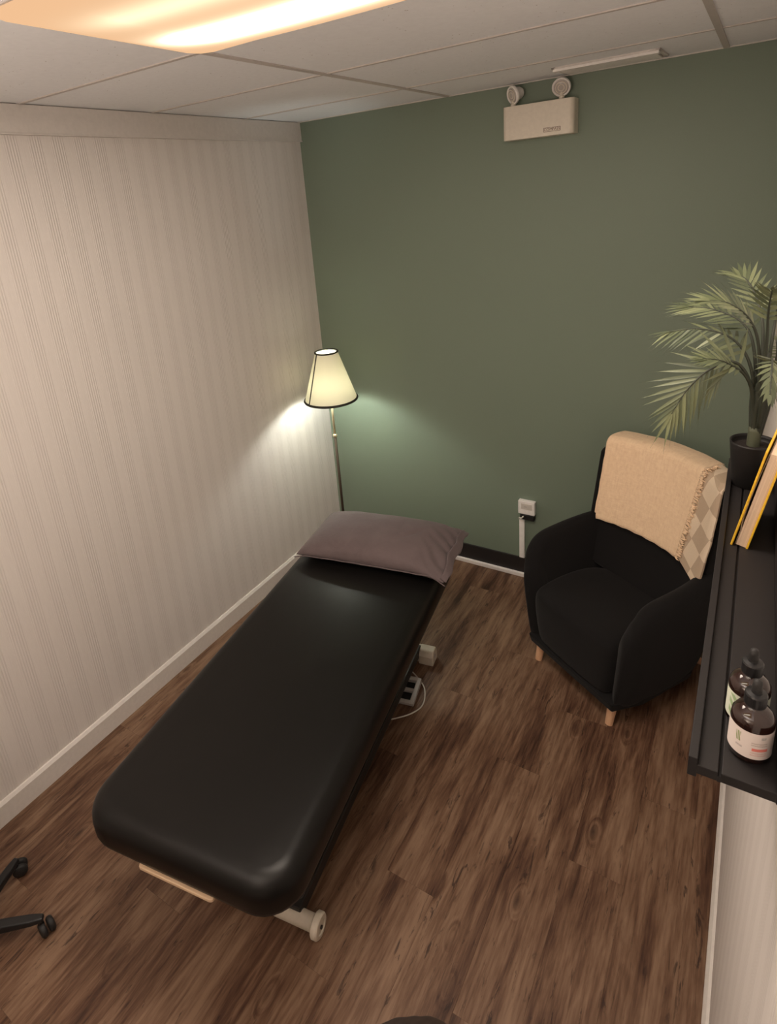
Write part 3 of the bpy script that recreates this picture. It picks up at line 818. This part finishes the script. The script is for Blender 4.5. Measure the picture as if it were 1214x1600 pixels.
cd = [(-1.36, 2.19, .10), (-1.325, 2.17, .012), (-1.269, 2.122, .0035), (-1.205, 2.085, .0035), (-1.150, 2.045, .0035), (-1.117, 1.985, .0035), (-1.110, 1.93, .0035), (-1.135, 1.875, .0035), (-1.180, 1.825, .0035), (-1.22, 1.792, .0035), (-1.300, 1.745, .0035), (-1.38, 1.72, .0035)]
o = obj('power_cord', tb(catmull(cd, 8), 0.0030, 8), M['cord'], smooth=True)
tag(o, 'thin white cord looping round the foot pedal on the floor', 'cord')

# ================================================================== ARMCHAIR
CA = R_(-32.5)
ch = thing('armchair', 'black fabric tub armchair with short light wood legs in the corner', 'armchair', (-0.371, 2.615, 0), CA)
# plan of the shell (outer line, local x right, y back)
half = [(-.318, -.335), (-.356, -.27), (-.368, -.14), (-.366, 0), (-.350, .12), (-.305, .225), (-.22, .300), (-.11, .340), (0, .352)]
plan = [Vector((x_, y_, 0)) for x_, y_ in half] + [Vector((-x_, y_, 0)) for x_, y_ in half[-2::-1]]
cur = catmull(plan, 4); N = len(cur)
def arm_h(p):
    y_ = p.y
    if y_ >= .12: return 0.665 + min(.02, (y_ - .12) * .1)
    s = max(0, min(1, (y_ + .335) / .17))
    return 0.500 + 0.152 * math.sqrt(1 - (1 - s) ** 2) + 0.013 * max(0, min(1, (y_ + .16) / .28))
bm = bmesh.new(); secs = []
TH = 0.092
for i, p in enumerate(cur):
    d = (cur[min(i + 1, N - 1)] - cur[max(i - 1, 0)]).normalized(); inn = Vector((d.y, -d.x, 0))
    if inn.dot(Vector((0, -.05, 0)) - p) < 0 and abs(p.x) < .3: inn = -inn
    if abs(p.x) >= .3: inn = Vector((-math.copysign(1, p.x) * abs(inn.x), inn.y if inn.y < 0 or p.y < 0 else -inn.y, 0)).normalized()
    h = arm_h(p)
    def tp(z): 
        k = max(0, min(1, (z - .10) / .40)); k = k ** .8
        return 0.80 + 0.20 * k
    def at(off, z, tap=True):
        s = tp(z); q = p + inn * off
        return Vector((q.x * s, q.y * (0.90 + 0.10 * (s - .8) / .2) if q.y > 0 else q.y * (0.965 + .035 * (s - .8) / .2), z))
    prof = [at(.02, .105), at(0, .125), at(0, .25), at(0, .38), at(0, h - .06), at(.012, h - .020), at(TH * .5, h), at(TH - .012, h - .020), at(TH, h - .07)]
    lean = 0.0
    prof += [at(TH + .020, .42), at(TH + .038, .30), at(TH + .045, .13)]
    secs.append([bm.verts.new(q) for q in prof])
m_ = len(secs[0])
for a, b_ in zip(secs, secs[1:]):
    for k in range(m_): bm.faces.new((a[k], a[(k + 1) % m_], b_[(k + 1) % m_], b_[k]))
# rounded front ends of the arms: extra shrunken section pushed forward
for s, fl_ in ((secs[0], 1), (secs[-1], 0)):
    c = sum((v.co for v in s), Vector()) / m_
    r1 = []
    for v in s:
        q = v.co.copy(); q.x = c.x + (q.x - c.x) * .72; q.y -= .018; q.z = c.z + (q.z - c.z) * .96
        r1.append(bm.verts.new(q))
    for k in range(m_):
        f = (s[k], r1[k], r1[(k + 1) % m_], s[(k + 1) % m_]); bm.faces.new(f)
    bm.faces.new(r1)
bmesh.ops.recalc_face_normals(bm, faces=bm.faces)
obj('tub_shell', bm, M['fabric'], ch, smooth=True, sub=1)
# raised backrest, curved
def back_front(X, z):
    """y of the front face of the raised back"""
    k = (z - .62) / .42
    c = .150 + .085 * k - max(0, .60 - z) * .42
    e = (.075 + .070 * k)
    q = min(1, abs(X) / .315)
    return c - (c - e) * q ** 2.2
bm = bmesh.new(); nx, nz = 20, 10; F, Bk = [], []
ZB1 = 1.035
for j in range(nz + 1):
    z = .42 + (ZB1 - .42) * j / nz; ra, rb = [], []
    for i in range(nx + 1):
        a = -1 + 2 * i / nx; hw = .318 - (0.006 if j == nz else 0) - .05 * max(0, min(1, (.62 - z) / .12))
        r = 0.05; zz = z
        if j == nz: zz = z - 0.012 * abs(a) ** 8 * 3
        X = hw * a
        y_ = back_front(X, z)
        ra.append(bm.verts.new((X, y_, zz))); rb.append(bm.verts.new((X * 1.0, y_ + .075 - .012 * (j == nz), zz)))
    F.append(ra); Bk.append(rb)
for G, fl_ in ((F, 0), (Bk, 1)):
    for j in range(nz):
        for i in range(nx):
            f = (G[j][i], G[j][i + 1], G[j + 1][i + 1], G[j + 1][i]); bm.faces.new(f if not fl_ else f[::-1])
for j in range(nz):
    bm.faces.new((F[j][0], F[j + 1][0], Bk[j + 1][0], Bk[j][0])); bm.faces.new((F[j][nx], Bk[j][nx], Bk[j + 1][nx], F[j + 1][nx]))
for i in range(nx):
    bm.faces.new((F[nz][i], F[nz][i + 1], Bk[nz][i + 1], Bk[nz][i])); bm.faces.new((F[0][i], Bk[0][i], Bk[0][i + 1], F[0][i + 1]))
bmesh.ops.recalc_face_normals(bm, faces=bm.faces)
obj('backrest', bm, M['fabric'], ch, smooth=True, bevel=0.024, seg=4)
# seat cushion
def seat_plan(s, fy_):
    pts = [(-.225 * s, fy_ + .02), (-.20 * s, fy_), (0, fy_ - .006), (.20 * s, fy_), (.225 * s, fy_ + .02), (.240 * s, -.20), (.245, -.07), (.215, .03), (.12, .085), (0, .100), (-.12, .085), (-.215, .03), (-.245, -.07), (-.240 * s, -.20)]
    return pts
bm = bmesh.new(); rings = []
lv = [(.90, .90, -.318, .140), (.94, 1, -.338, .146), (.98, 1, -.346, .21), (1.04, 1, -.352, .32), (1.06, 1, -.350, .385), (1.03, .99, -.338, .414), (.96, .94, -.300, .430), (.80, .80, -.23, .438)]
for s, bk, fy_, z in lv:
    rings.append([bm.verts.new((px * (1 if py <= -.2 else bk), py * bk if py > -.2 else py, z)) for px, py in [(min(abs(x_), .285) * (1 if x_ > 0 else -1) * (1 if s > .9 or py_ > -.3 else 1), py_) for x_, py_ in seat_plan(s, fy_)]])
n_ = len(rings[0])
for r0, r1 in zip(rings, rings[1:]):
    for k in range(n_): bm.faces.new((r0[k], r0[(k + 1) % n_], r1[(k + 1) % n_], r1[k]))
bm.faces.new(rings[0][::-1]); bm.faces.new(rings[-1])
obj('seat_cushion', bm, M['fabric'], ch, smooth=True, sub=2)
bm = bmesh.new()
pr = [(-.262, -.345), (.262, -.345), (.30, -.2), (.295, .1), (.2, .27), (0, .31), (-.2, .27), (-.295, .1), (-.30, -.2)]
v0 = [bm.verts.new((a * .97, b_ * .97, .098)) for a, b_ in pr]; v1 = [bm.verts.new((a, b_, .145)) for a, b_ in pr]
for k in range(len(pr)): bm.faces.new((v0[k], v0[(k + 1) % len(pr)], v1[(k + 1) % len(pr)], v1[k]))
bm.faces.new(v0[::-1]); bm.faces.new(v1)
obj('base_frame', bm, M['fabric'], ch, bevel=0.008)
for x_, y_, dx, dy in ((-.2235, -.292, 0, -.02), (.2235, -.292, 0, -.02), (.150, .235, .03, .09), (-.150, .235, -.03, .09)):
    obj('leg', tb([(x_ + dx, y_ + dy, 0), (x_, y_, .112)], [.0165, .021], 16), M['leg_wood'], ch, smooth=False)

# ------------------------------------------------------------------ THROW over the chair back
tw = thing('throw_blanket', 'folded oatmeal throw with checked fringed edge draped over the armchair back', 'throw', (-0.371, 2.615, 0), CA)
def drape(X, v, off):
    """v: 0 front bottom .. 1 back bottom; returns point off outside the backrest"""
    zt = ZB1 + off
    zbf = ZLOW(X)
    Lf, Lt, Lb = zt - zbf, .075 + 2 * off, .16
    s = v * (Lf + Lt + Lb)
    r = .03
    if s < Lf:
        z = zbf + s; y_ = back_front(X, min(z, ZB1)) - off
        k = max(0, (z - (zt - r)) / r); y_ += r * (1 - math.sqrt(max(0, 1 - k * k)))
        return Vector((X, y_, z))
    y0 = back_front(X, ZB1) - off
    if s < Lf + Lt:
        q = (s - Lf) / Lt; return Vector((X, y0 + r * .6 + (Lt - r * 1.2) * q, zt + .004 * math.sin(q * PI)))
    z = zt - (s - Lf - Lt); return Vector((X, y0 + Lt, z))
def sheet(x0, x1, off, nx, nv, seed, xfun=None, uvs=False, wob=.004):
    bm = bmesh.new(); uvl = bm.loops.layers.uv.new('uv'); G = []
    for j in range(nv + 1):
        v = j / nv; row = []
        for i in range(nx + 1):
            a = i / nx
            X = (x0 + (x1 - x0) * a) if xfun is None else xfun(a, v)
            p = drape(X, v, off)
            p.y -= wob * (noise.noise(Vector((X * 14, v * 9, seed))) + .25 * noise.noise(Vector((X * 40, v * 30, seed))) + .6)
            p.z += wob * .8 * noise.noise(Vector((X * 10, 3.3, seed)))
            row.append(bm.verts.new(p))
        G.append(row)
    for j in range(nv):
        for i in range(nx):
            f = bm.faces.new((G[j][i], G[j][i + 1], G[j + 1][i + 1], G[j + 1][i]))
            for l_, (ii, jj) in zip(f.loops, ((i, j), (i + 1, j), (i + 1, j + 1), (i, j + 1))):
                c = G[jj][ii].co; l_[uvl].uv = (c.x, c.z + c.y * .3)
    bmesh.ops.recalc_face_normals(bm, faces=bm.faces)
    return bm
ZLOW = lambda X: .655
def solid(o, th):
    md = o.modifiers.new('s', 'SOLIDIFY'); md.thickness = th; md.offset = -1 if False else 0
    md2 = o.modifiers.new('b', 'BEVEL'); md2.width = th * .45; md2.segments = 3; md2.limit_method = 'ANGLE'
def edge_x(v):  # right edge of the plain face, drifting left towards the hem
    return .215 - .050 * (1 - min(1, v / .66))
o = obj('plain_face', sheet(-.30, .2, .030, 34, 44, 2, lambda a, v: -.274 + .010 * (1 - min(1, v / .6)) + (edge_x(v) + .266) * a), M['throw'], tw, smooth=True, label='plain oatmeal face of the throw'); solid(o, .012)
ZLOW = lambda X: .672
o = obj('under_fold', sheet(-.315, .2, .016, 34, 44, 5, lambda a, v: -.280 + (.245 + .280) * a), M['throw'], tw, smooth=True, label='lower layer of the folded throw'); solid(o, .012)
ZLOW = lambda X: .655 - .035 * max(0, (X - .17)) / .1
def chx(a, v):
    r = min(1, v / .66)
    return (.150 + .05 * r) + ((.314 + .018 * min(1, r * 2.2)) - (.150 + .05 * r)) * a
o = obj('checked_face', sheet(.15, .33, .026, 16, 44, 9, chx), M['checker'], tw, smooth=True, label='checked beige and taupe side of the throw'); solid(o, .010)
# fringe: tufts along the border of the plain face, and tassels at the lower corner
random.seed(3)
bm = bmesh.new()
for k in range(54):
    v = .01 + .66 * k / 53
    ZLOW = lambda X: .655
    p = drape(edge_x(v) + .002, v, .040)
    for q in range(3):
        a = random.uniform(-.9, .7); ln = random.uniform(.012, .028)
        e = p + Vector((math.cos(a) * ln, -random.uniform(.002, .008), math.sin(a) * ln))
        mdp = (p + e) / 2 + Vector((0, -.003, random.uniform(-.003, .003)))
        tube(bm, [p + Vector((-.004, 0, 0)), mdp, e], [.0030, .0026, .0016], 5)
o = obj('fringe', bm, M['throw'], tw, smooth=True, label='short ragged cotton fringe'); o['kind'] = 'stuff'
for k, X in enumerate((.282, .295, .307)):
    bm = bmesh.new()
    for q in range(9):
        a = 2 * PI * q / 9
        y0 = back_front(X, .64) - .032
        tube(bm, [(X, y0, .640), (X + .007 * math.cos(a), y0 + .005 * math.sin(a), .622), (X + .009 * math.cos(a), y0 + .006 * math.sin(a), .600 - .004 * k)], [.002, .003, .002], 5)
    obj('tassel', bm, M['throw'], tw, smooth=True)
bm = bmesh.new(); ZLOW = lambda X: .655
tube(bm, [drape(-.262 + (edge_x(0) + .262) * k / 20, 0, .030) + Vector((0, 0, .002 * math.sin(k * 1.9))) for k in range(21)], .0055, 8)
obj('hem', bm, M['throw'], tw, smooth=True)

# ================================================================== WALL SHELF (picture ledge)
SX0, SY0, SY1, SZ = -0.0125, 0.652, 1.560, 1.600
t = thing('wall_shelf', 'long black picture ledge mounted on the right wall', 'shelf', (0, 0, 0))
bm = bmesh.new(); box(bm, SX0 + .0095, .0190, SY0, SY1, SZ - .014, SZ); obj('shelf_board', bm, M['shelf'], t, bevel=0.0012)
bm = bmesh.new(); box(bm, .0220, .0765, SY0, SY1, SZ - .014, SZ); obj('shelf_board', bm, M['shelf'], t, bevel=0.0012)
obj('groove', bx(.0185, .0225, SY0, SY1, SZ - .014, SZ - .006), M['shelf'], t)
obj('front_lip', bx(SX0, SX0 + .0100, SY0, SY1, SZ - .020, SZ + .009), M['shelf'], t, bevel=0.0012)
obj('back_rail', bx(.0760, XR - .0003, SY0, SY1, SZ - .016, SZ + .050), M['shelf'], t, bevel=0.0012)

# ================================================================== BOOK leaning to the wall
bk = thing('book', 'thick yellow hardcover book leaning on the black shelf', 'book', (0.0075, 1.176, SZ + .0006), 0)
bk.rotation_euler = (0, R_(10.5), R_(-8))
BH, BD, BT = 0.200, 0.140, 0.0245
obj('front_cover', bx(-.0006, .0030, 0, BD, 0, BH), M['yellow'], bk, bevel=0.0009)
obj('back_cover', bx(BT - .0004, BT + .0030, 0, BD, 0, BH), M['yellow'], bk, bevel=0.0009)
obj('spine', bx(0.0, BT + .0028, BD, BD + .003, 0, BH), M['yellow'], bk, bevel=0.0012)
obj('pages', bx(.0075, BT - .0006, .004, BD, .0035, BH - .004), M['pages'], bk)
bm = bmesh.new(); G = []
for j in range(17):
    z = .0035 + (BH - .008) * j / 16; f = math.sin(j / 16 * PI)
    G.append([bm.verts.new((.0066 - .0030 * f * (0 if z < .04 else 1), yy, z)) for yy in (.003, BD)])
for a, b_ in zip(G, G[1:]): bm.faces.new((a[0], a[1], b_[1], b_[0]))
o = obj('flyleaf', bm, M['pages'], bk, smooth=True); md = o.modifiers.new('s', 'SOLIDIFY'); md.thickness = .0005

# ================================================================== DROPPER BOTTLES
def bottle(x_, y_, r, mlab, label, rot, k=1.0):
    t = thing('dropper_bottle', label, 'bottle', (x_, y_, SZ + .0002), rot, 'amber dropper bottles on the shelf')
    body = [(0, 0), (r * .90, 0), (r, .003), (r, .058), (r * .97, .063), (r * .80, .070), (r * .55, .0745), (r * .40, .077), (r * .40, .084), (0, .084)]
    obj('glass_body', lt([(a, z * k) for a, z in body], 40), M['amber'], t, smooth=True)
    bm = bmesh.new(); uvl = bm.loops.layers.uv.new('uv'); n = 48; a0, a1 = R_(-205), R_(65); lo_, hi_ = [], []
    for q in range(n + 1):
        a = a0 + (a1 - a0) * q / n
        lo_.append(bm.verts.new(((r + .0004) * math.cos(a), (r + .0004) * math.sin(a), .010 * k))); hi_.append(bm.verts.new(((r + .0004) * math.cos(a), (r + .0004) * math.sin(a), .052 * k)))
    for q in range(n):
        f = bm.faces.new((lo_[q], lo_[q + 1], hi_[q + 1], hi_[q]))
        for l_, uv in zip(f.loops, ((q / n, 0), ((q + 1) / n, 0), ((q + 1) / n, 1), (q / n, 1))): l_[uvl].uv = uv
    obj('paper_label', bm, mlab, t, smooth=True, label='printed paper label')
    cap = [(0, .079), (r * .50, .079), (r * .52, .081), (r * .52, .0945), (r * .48, .0965), (r * .26, .0975), (r * .24, .1)]
    bmc = bmesh.new(); lathe(bmc, [(a, z * k) for a, z in cap] + [(0, .1 * k)], 28)
    c = obj('dropper_cap', bmc, M['black_plastic'], t, smooth=False)
    bmc = bmesh.new(); lathe(bmc, [(r * .23, .0975 * k), (r * .235, .108 * k), (r * .20, .1145 * k), (r * .08, .1165 * k), (0, .1168 * k)], 20)
    obj('rubber_bulb', bmc, M['black_rubber'], c, smooth=True)
    return t
bottle(0.0475, 0.7025, 0.0225, M['label_pink'], 'amber dropper bottle with white and pink label, nearer of the two', R_(0), .90)
bottle(0.0430, 0.7520, 0.0225, M['label_green'], 'amber dropper bottle with pale green label, behind the pink-labelled one', R_(-8), .93)

# ================================================================== PALM in pot
pl = thing('potted_palm', 'small green artificial palm in a black pot at the shelf end', 'potted plant', (0.0290, 1.452, SZ))
obj('pot', lt([(0, 0.0002), (.031, .0002), (.033, .002), (.0435, .098), (.0440, .102), (.0415, .102), (.0400, .096), (.0385, .088), (0, .088)], 40), M['pot'], pl, smooth=True, bevel=0.0)
obj('soil', lt([(0, .0925), (.02, .0915), (.0385, .089)], 24), M['soil'], pl, smooth=True)
obj('stem_sleeve', lt([(.0125, .088), (.0125, .125), (.0115, .135), (0, .135)], 16), M['trunk_base'], pl, smooth=True)
def leaflet_mesh():
    bm = bmesh.new(); n = 6; L_, Rr, C_ = [], [], []
    for k in range(n + 1):
        s = k / n; wd = .0115 * (math.sin(min(1, s * 1.15 + .12) * PI) ** .75 if s < .98 else 0) * (1 - .35 * s)
        wd = max(wd, .0003) / 2 * 1.05
        z = -.10 * s * s
        C_.append(bm.verts.new((s, 0, z - .0015 / .1 * 0))); L_.append(bm.verts.new((s, wd / .1 * 1.0 * .1 * 10 * .1, z + .006)))
        Rr.append(bm.verts.new((s, -wd / .1 * 1.0 * .1 * 10 * .1, z + .006)))
    for k in range(n):
        bm.faces.new((C_[k], C_[k + 1], L_[k + 1], L_[k])); bm.faces.new((Rr[k], Rr[k + 1], C_[k + 1], C_[k]))
    return mesh_of('leaflet', bm, M['leaf'], True)
LM = leaflet_mesh()
# fronds: rachis control points in x,z,(y offset) around the pot
P0 = Vector((0.0290, 1.452, SZ))
fr = [  # pts (x, y, z), first leaflet position, leaflet length, droop
    ([(.030, 1.452, 1.73), (.012, 1.435, 1.83), (-.019, 1.42, 1.882), (-.063, 1.41, 1.866), (-.100, 1.40, 1.822), (-.126, 1.395, 1.765)], .36, .105, .25, 13),
    ([(.030, 1.455, 1.73), (.010, 1.45, 1.86), (-.028, 1.46, 1.920), (-.090, 1.47, 1.938), (-.150, 1.475, 1.928)], .38, .070, .55, 12),
    ([(.032, 1.455, 1.73), (.012, 1.47, 1.89), (-.014, 1.49, 1.948), (-.070, 1.51, 1.972), (-.120, 1.52, 1.975)], .42, .066, .15, 11),
    ([(.033, 1.452, 1.73), (.020, 1.43, 1.90), (-.002, 1.42, 1.970), (-.040, 1.41, 2.005), (-.075, 1.405, 2.012)], .45, .064, .05, 11),
    ([(.033, 1.452, 1.73), (.024, 1.48, 1.92), (.008, 1.51, 1.990), (-.016, 1.54, 2.030), (-.036, 1.56, 2.038)], .45, .060, .0, 10),
    ([(.034, 1.456, 1.73), (.030, 1.42, 1.92), (.026, 1.39, 1.990), (.026, 1.35, 2.035), (.026, 1.31, 2.05)], .45, .052, .2, 10),
    ([(.036, 1.452, 1.73), (.040, 1.50, 1.90), (.044, 1.56, 1.97), (.045, 1.63, 2.00), (.045, 1.70, 1.99)], .45, .040, .3, 11),
    ([(.029, 1.450, 1.73), (.008, 1.43, 1.84), (-.035, 1.40, 1.886), (-.075, 1.38, 1.898)], .50, .045, .1, 8),
    ([(.034, 1.448, 1.73), (.036, 1.39, 1.86), (.038, 1.32, 1.92), (.038, 1.24, 1.93), (.038, 1.17, 1.90)], .45, .040, .35, 11),
    ([(.038, 1.456, 1.73), (.048, 1.47, 1.83), (.052, 1.52, 1.88), (.050, 1.60, 1.89)], .50, .038, .4, 9),
]
random.seed(11)
FACE = [74, 28, 30, 25, 20, 15, 10, 35, 20, 10]
for fi, (pts, s0, LL, droop, nl) in enumerate(fr):
    nl = int(nl * 1.25)
    cv = catmull(pts, 7); n = len(cv)
    rad = [.0058 - .0050 * (i / (n - 1)) ** .6 for i in range(n)]
    fo = obj('frond', tb([p - P0 for p in cv], rad, 6), M['trunk'], pl, smooth=True)
    def cpt(s):
        f = s * (n - 1); i = min(int(f), n - 2); return cv[i].lerp(cv[i + 1], f - i), (cv[i + 1] - cv[i]).normalized()
    for k in range(nl):
        s = s0 + (1 - s0) * k / (nl - 1)
        p, d = cpt(min(s, .999))
        side = d.cross(Vector((0, 0, 1)));
        side = side.normalized() if side.length > .2 else Vector((0, 1, 0))
        q2 = side.cross(d).normalized(); fa = R_(FACE[fi]); side = (side * math.cos(fa) + q2 * math.sin(fa)).normalized()
        ln = LL * (.62 + .55 * math.sin(PI * (.18 + .72 * k / nl))) * random.uniform(.9, 1.1)
        spread = .95 - .70 * (k / (nl - 1))
        for sg in (-1, 1):
            if k == nl - 1 and sg == 1: dirv = d.copy()
            else: dirv = (d * (1.05 - spread * .55) + side * sg * spread + Vector((0, 0, -droop * (0.6 + .5 * random.random()) + .12))).normalized()
            tip = p + dirv * ln
            if tip.x > .074: dirv.x -= (tip.x - .074) / ln; dirv.normalize()
            xa = dirv; ya = (side if abs(side.dot(xa)) < .9 else Vector((0, 0, 1)).cross(xa)); za = xa.cross(ya.cross(xa).normalized() if False else ya).normalized()
            # leaflet normal: mostly up
            up = d.cross(side) * (1 if d.cross(side).y < 0 else -1) + Vector((random.uniform(-.2, .2), random.uniform(-.2, .2), .35))
            ya = up.cross(xa).normalized(); za = xa.cross(ya).normalized()
            mt = Matrix((xa, ya, za)).transposed().to_4x4()
            lf = bpy.data.objects.new('leaflet', LM); col.objects.link(lf); lf.parent = fo
            lf.matrix_local = Matrix.Translation(p - P0) @ mt @ Matrix.Diagonal((ln, .68, ln, 1))
# thicker dark bundle of sheaths in the middle
for a, (dx, dy, hh) in enumerate(((-.008, .002, .255), (.004, -.006, .300), (-.001, .006, .275), (.010, .004, .240), (.0, -.004, .285), (-.004, -.006, .235))):
    obj('stem', tb(catmull([(.001 + dx * .6, dy * .6, .115), (.002 + dx * 1.1, dy, .18), (.001 + dx * 1.6, dy * 1.6, hh)], 5), [.0068, .0072, .0078, .0084, .0090, .0094, .0090, .0080, .0066, .0046, .002], 8), M['trunk'], pl, smooth=True)

# ================================================================== ROLLING STOOL (only its base shows)
sc = Vector((-1.985, .345, 0))
st = thing('rolling_stool', 'black five-star rolling stool base with castors at the left edge', 'stool', tuple(sc))
a1 = math.atan2(.574 - sc.y, -2.079 - sc.x); a2 = math.atan2(.506 - sc.y, -1.805 - sc.x)
obj('hub', lt([(0, .055), (.032, .055), (.036, .075), (.030, .11), (0, .11)], 24), M['black_plastic'], st, smooth=True)
angs = [a2 + (a1 - a2) * 1.0 * k for k in (0, 1)]
stp = (2 * PI - (a1 - a2)) / 4
angs += [a1 + stp * k for k in (1, 2, 3)]
for k, a in enumerate(angs):
    bm = bmesh.new(); RL = .245; n = 6; rows = []
    for i in range(n + 1):
        q = i / n; r = .02 + (RL - .02) * q; hw = .021 - .004 * q; zt = .098 - .020 * q; zb = .066 - .004 * q
        if i == n: hw *= .7
        rows.append([bm.verts.new((r, -hw, zb)), bm.verts.new((r, hw, zb)), bm.verts.new((r, hw * .8, zt)), bm.verts.new((r, -hw * .8, zt))])
    for r0, r1 in zip(rows, rows[1:]):
        for q in range(4): bm.faces.new((r0[q], r0[(q + 1) % 4], r1[(q + 1) % 4], r1[q]))
    bm.faces.new(rows[0][::-1]); bm.faces.new(rows[-1]); bmesh.ops.recalc_face_normals(bm, faces=bm.faces)
    obj('arm', bm, M['black_plastic'], st, rot=(0, 0, a), bevel=0.004)
    cx_, cy_ = math.cos(a) * .252, math.sin(a) * .252
    ca = a - R_(50)
    cast = obj('castor', lt([(0, .040), (.008, .040), (.008, .070), (0, .070)], 12), M['black_plastic'], st, (cx_ - math.cos(a) * .018, cy_ - math.sin(a) * .018, 0))
    for s in (-1, 1):
        bm = bmesh.new(); lathe(bm, [(0, 0), (.021, 0), (.025, .004), (.025, .014), (.020, .019), (0, .021)], 24)
        wv = obj('wheel', bm, M['black_rubber'], cast, smooth=True)
        wv.rotation_mode = 'XYZ'; wv.location = (math.cos(ca + PI / 2) * s * .004 + math.cos(a) * .012, math.sin(ca + PI / 2) * s * .004 + math.sin(a) * .012, .0252)
        wv.rotation_euler = (0, PI / 2, ca + (PI / 2 if s > 0 else -PI / 2))
obj('gas_column', tb([(0, 0, .10), (0, 0, .50)], .022, 16), M['black_plastic'], st, smooth=True)
obj('seat', lt([(0, .50), (.13, .50), (.155, .515), (.160, .545), (.150, .565), (.10, .572), (0, .574)], 40), M['vinyl'], st, smooth=True)

# ================================================================== PERSON below the camera (only the crown of the head shows)
def skin_body(name, verts, edges, radii, mat, parent, root=0, sub=2):
    me = bpy.data.meshes.new(name); me.from_pydata(verts, edges, []); me.materials.append(mat)
    o = bpy.data.objects.new(name, me); col.objects.link(o); o.parent = parent
    md = o.modifiers.new('skin', 'SKIN'); md.use_smooth_shade = True
    for i, r in enumerate(radii):
        sv = me.skin_vertices[0].data[i]; sv.radius = (r, r) if not isinstance(r, tuple) else r
        sv.use_root = (i == root)
    md2 = o.modifiers.new('sub', 'SUBSURF'); md2.levels = sub; md2.render_levels = sub
    return o
HX, HY, HZ = -0.160, 0.201, 1.620
pr_ = thing('person', 'crown of a standing person with dark brown centre-parted hair at the bottom edge', 'person', (HX, HY, 0))
V, E, Rd = [], [], []
def vt(p, r, par=None):
    V.append(p); Rd.append(r)
    if par is not None: E.append((par, len(V) - 1))
    return len(V) - 1
pel = vt((0, -.02, .90), (.135, .095))
wa = vt((0, -.02, 1.05), (.120, .085), pel); chs = vt((0, -.015, 1.22), (.145, .095), wa); ut = vt((0, -.02, 1.34), (.120, .075), chs)
nk = vt((0, -.01, 1.42), .048, ut); nk2 = vt((0, .0, 1.48), .046, nk)
h1 = vt((0, .015, 1.55), (.068, .078), nk2); h2 = vt((0, .012, 1.60), (.070, .082), h1)
for s in (-1, 1):
    shd = vt((s * .135, -.02, 1.345), .055, ut); el = vt((s * .175, -.02, 1.09), .038, shd)
    wr_ = vt((s * .165, .05, .87), .026, el); pm_ = vt((s * .163, .065, .80), (.022, .036), wr_)
    for f, (dy, ln, dr) in enumerate(((.034, .070, .004), (.012, .080, .002), (-.010, .074, -.002), (-.030, .060, -.006))):
        k1 = vt((s * .163, .068 + dy, .765), .0088, pm_); k2 = vt((s * .160, .070 + dy, .765 - ln * .5), .008, k1); vt((s * .152, .072 + dy - .004, .765 - ln), .007, k2)
    th1 = vt((s * .150, .108, .800), .0095, pm_); vt((s * .140, .122, .768), .008, th1)
    hp = vt((s * .085, -.02, .82), .085, pel); kn = vt((s * .095, -.01, .48), .055, hp); an = vt((s * .10, -.03, .09), .036, kn); ft = vt((s * .105, .09, .035), (.036, .030), an)
b_o = skin_body('body', V, E, Rd, M['cloth_dark'], pr_, root=pel)
# skin-coloured head with face, hair cap, hands already part of the body mesh
bm = bmesh.new(); bmesh.ops.create_uvsphere(bm, u_segments=32, v_segments=24, radius=1.0)
for v in bm.verts:
    c = v.co.copy(); x_, y_, z_ = c.x * .073, c.y * .090, c.z * .112
    if z_ < 0: x_ *= 1 - .28 * (-c.z); y_ *= 1 - .10 * (-c.z)
    if c.y > .85 and abs(c.z + .12) < .22 and abs(c.x) < .22: y_ += .016 * (1 - abs(c.x) / .22) * (1 - abs(c.z + .12) / .22)
    v.co = Vector((x_, y_, z_))
hd = obj('head', bm, M['skin'], pr_, (0, .015, HZ - .112), smooth=True, label='face with eyes, nose and mouth')
for s in (-1, 1):
    bm = bmesh.new(); bmesh.ops.create_uvsphere(bm, u_segments=12, v_segments=8, radius=.011); obj('eye', bm, M['eye'], hd, (s * .028, .076, .005), smooth=True)
    bm = bmesh.new(); bmesh.ops.create_uvsphere(bm, u_segments=12, v_segments=8, radius=1)
    for v in bm.verts: v.co = Vector((v.co.x * .006, v.co.y * .018, v.co.z * .028))
    obj('ear', bm, M['skin'], hd, (s * .072, -.004, -.01), smooth=True)
bm = bmesh.new(); bmesh.ops.create_uvsphere(bm, u_segments=12, v_segments=8, radius=1)
for v in bm.verts: v.co = Vector((v.co.x * .024, v.co.y * .006, v.co.z * .007))
obj('mouth', bm, M['lip'], hd, (0, .0815, -.055), smooth=True)
# hair: cap with a groove at the parting, strands as ridges
bm = bmesh.new(); bmesh.ops.create_uvsphere(bm, u_segments=96, v_segments=48, radius=1.0)
dead = [v for v in bm.verts if (v.co.z < -.1 and v.co.y > -.15) or (v.co.y > .62 and v.co.z < .42) or v.co.z < -.85]
bmesh.ops.delete(bm, geom=dead, context='VERTS')
for v in bm.verts:
    c = v.co; part = math.exp(-(c.x / .07) ** 2) * max(0, c.z)
    rid = .012 * math.sin(c.x * 70 + 4 * noise.noise(Vector((c.x * 5, c.y * 3, c.z * 3)))) * abs(c.z) ** .5
    k = 1.0 + rid - .11 * part + .02 * noise.noise(c * 4)
    v.co = Vector((c.x * .090 * k, c.y * .104 * k, c.z * .124 * k))
hr = obj('hair', bm, M['hair'], pr_, (0, .008, HZ - .112), smooth=True, sub=1, label='dark brown hair parted in the middle')
md = hr.modifiers.new('s', 'SOLIDIFY'); md.thickness = .006
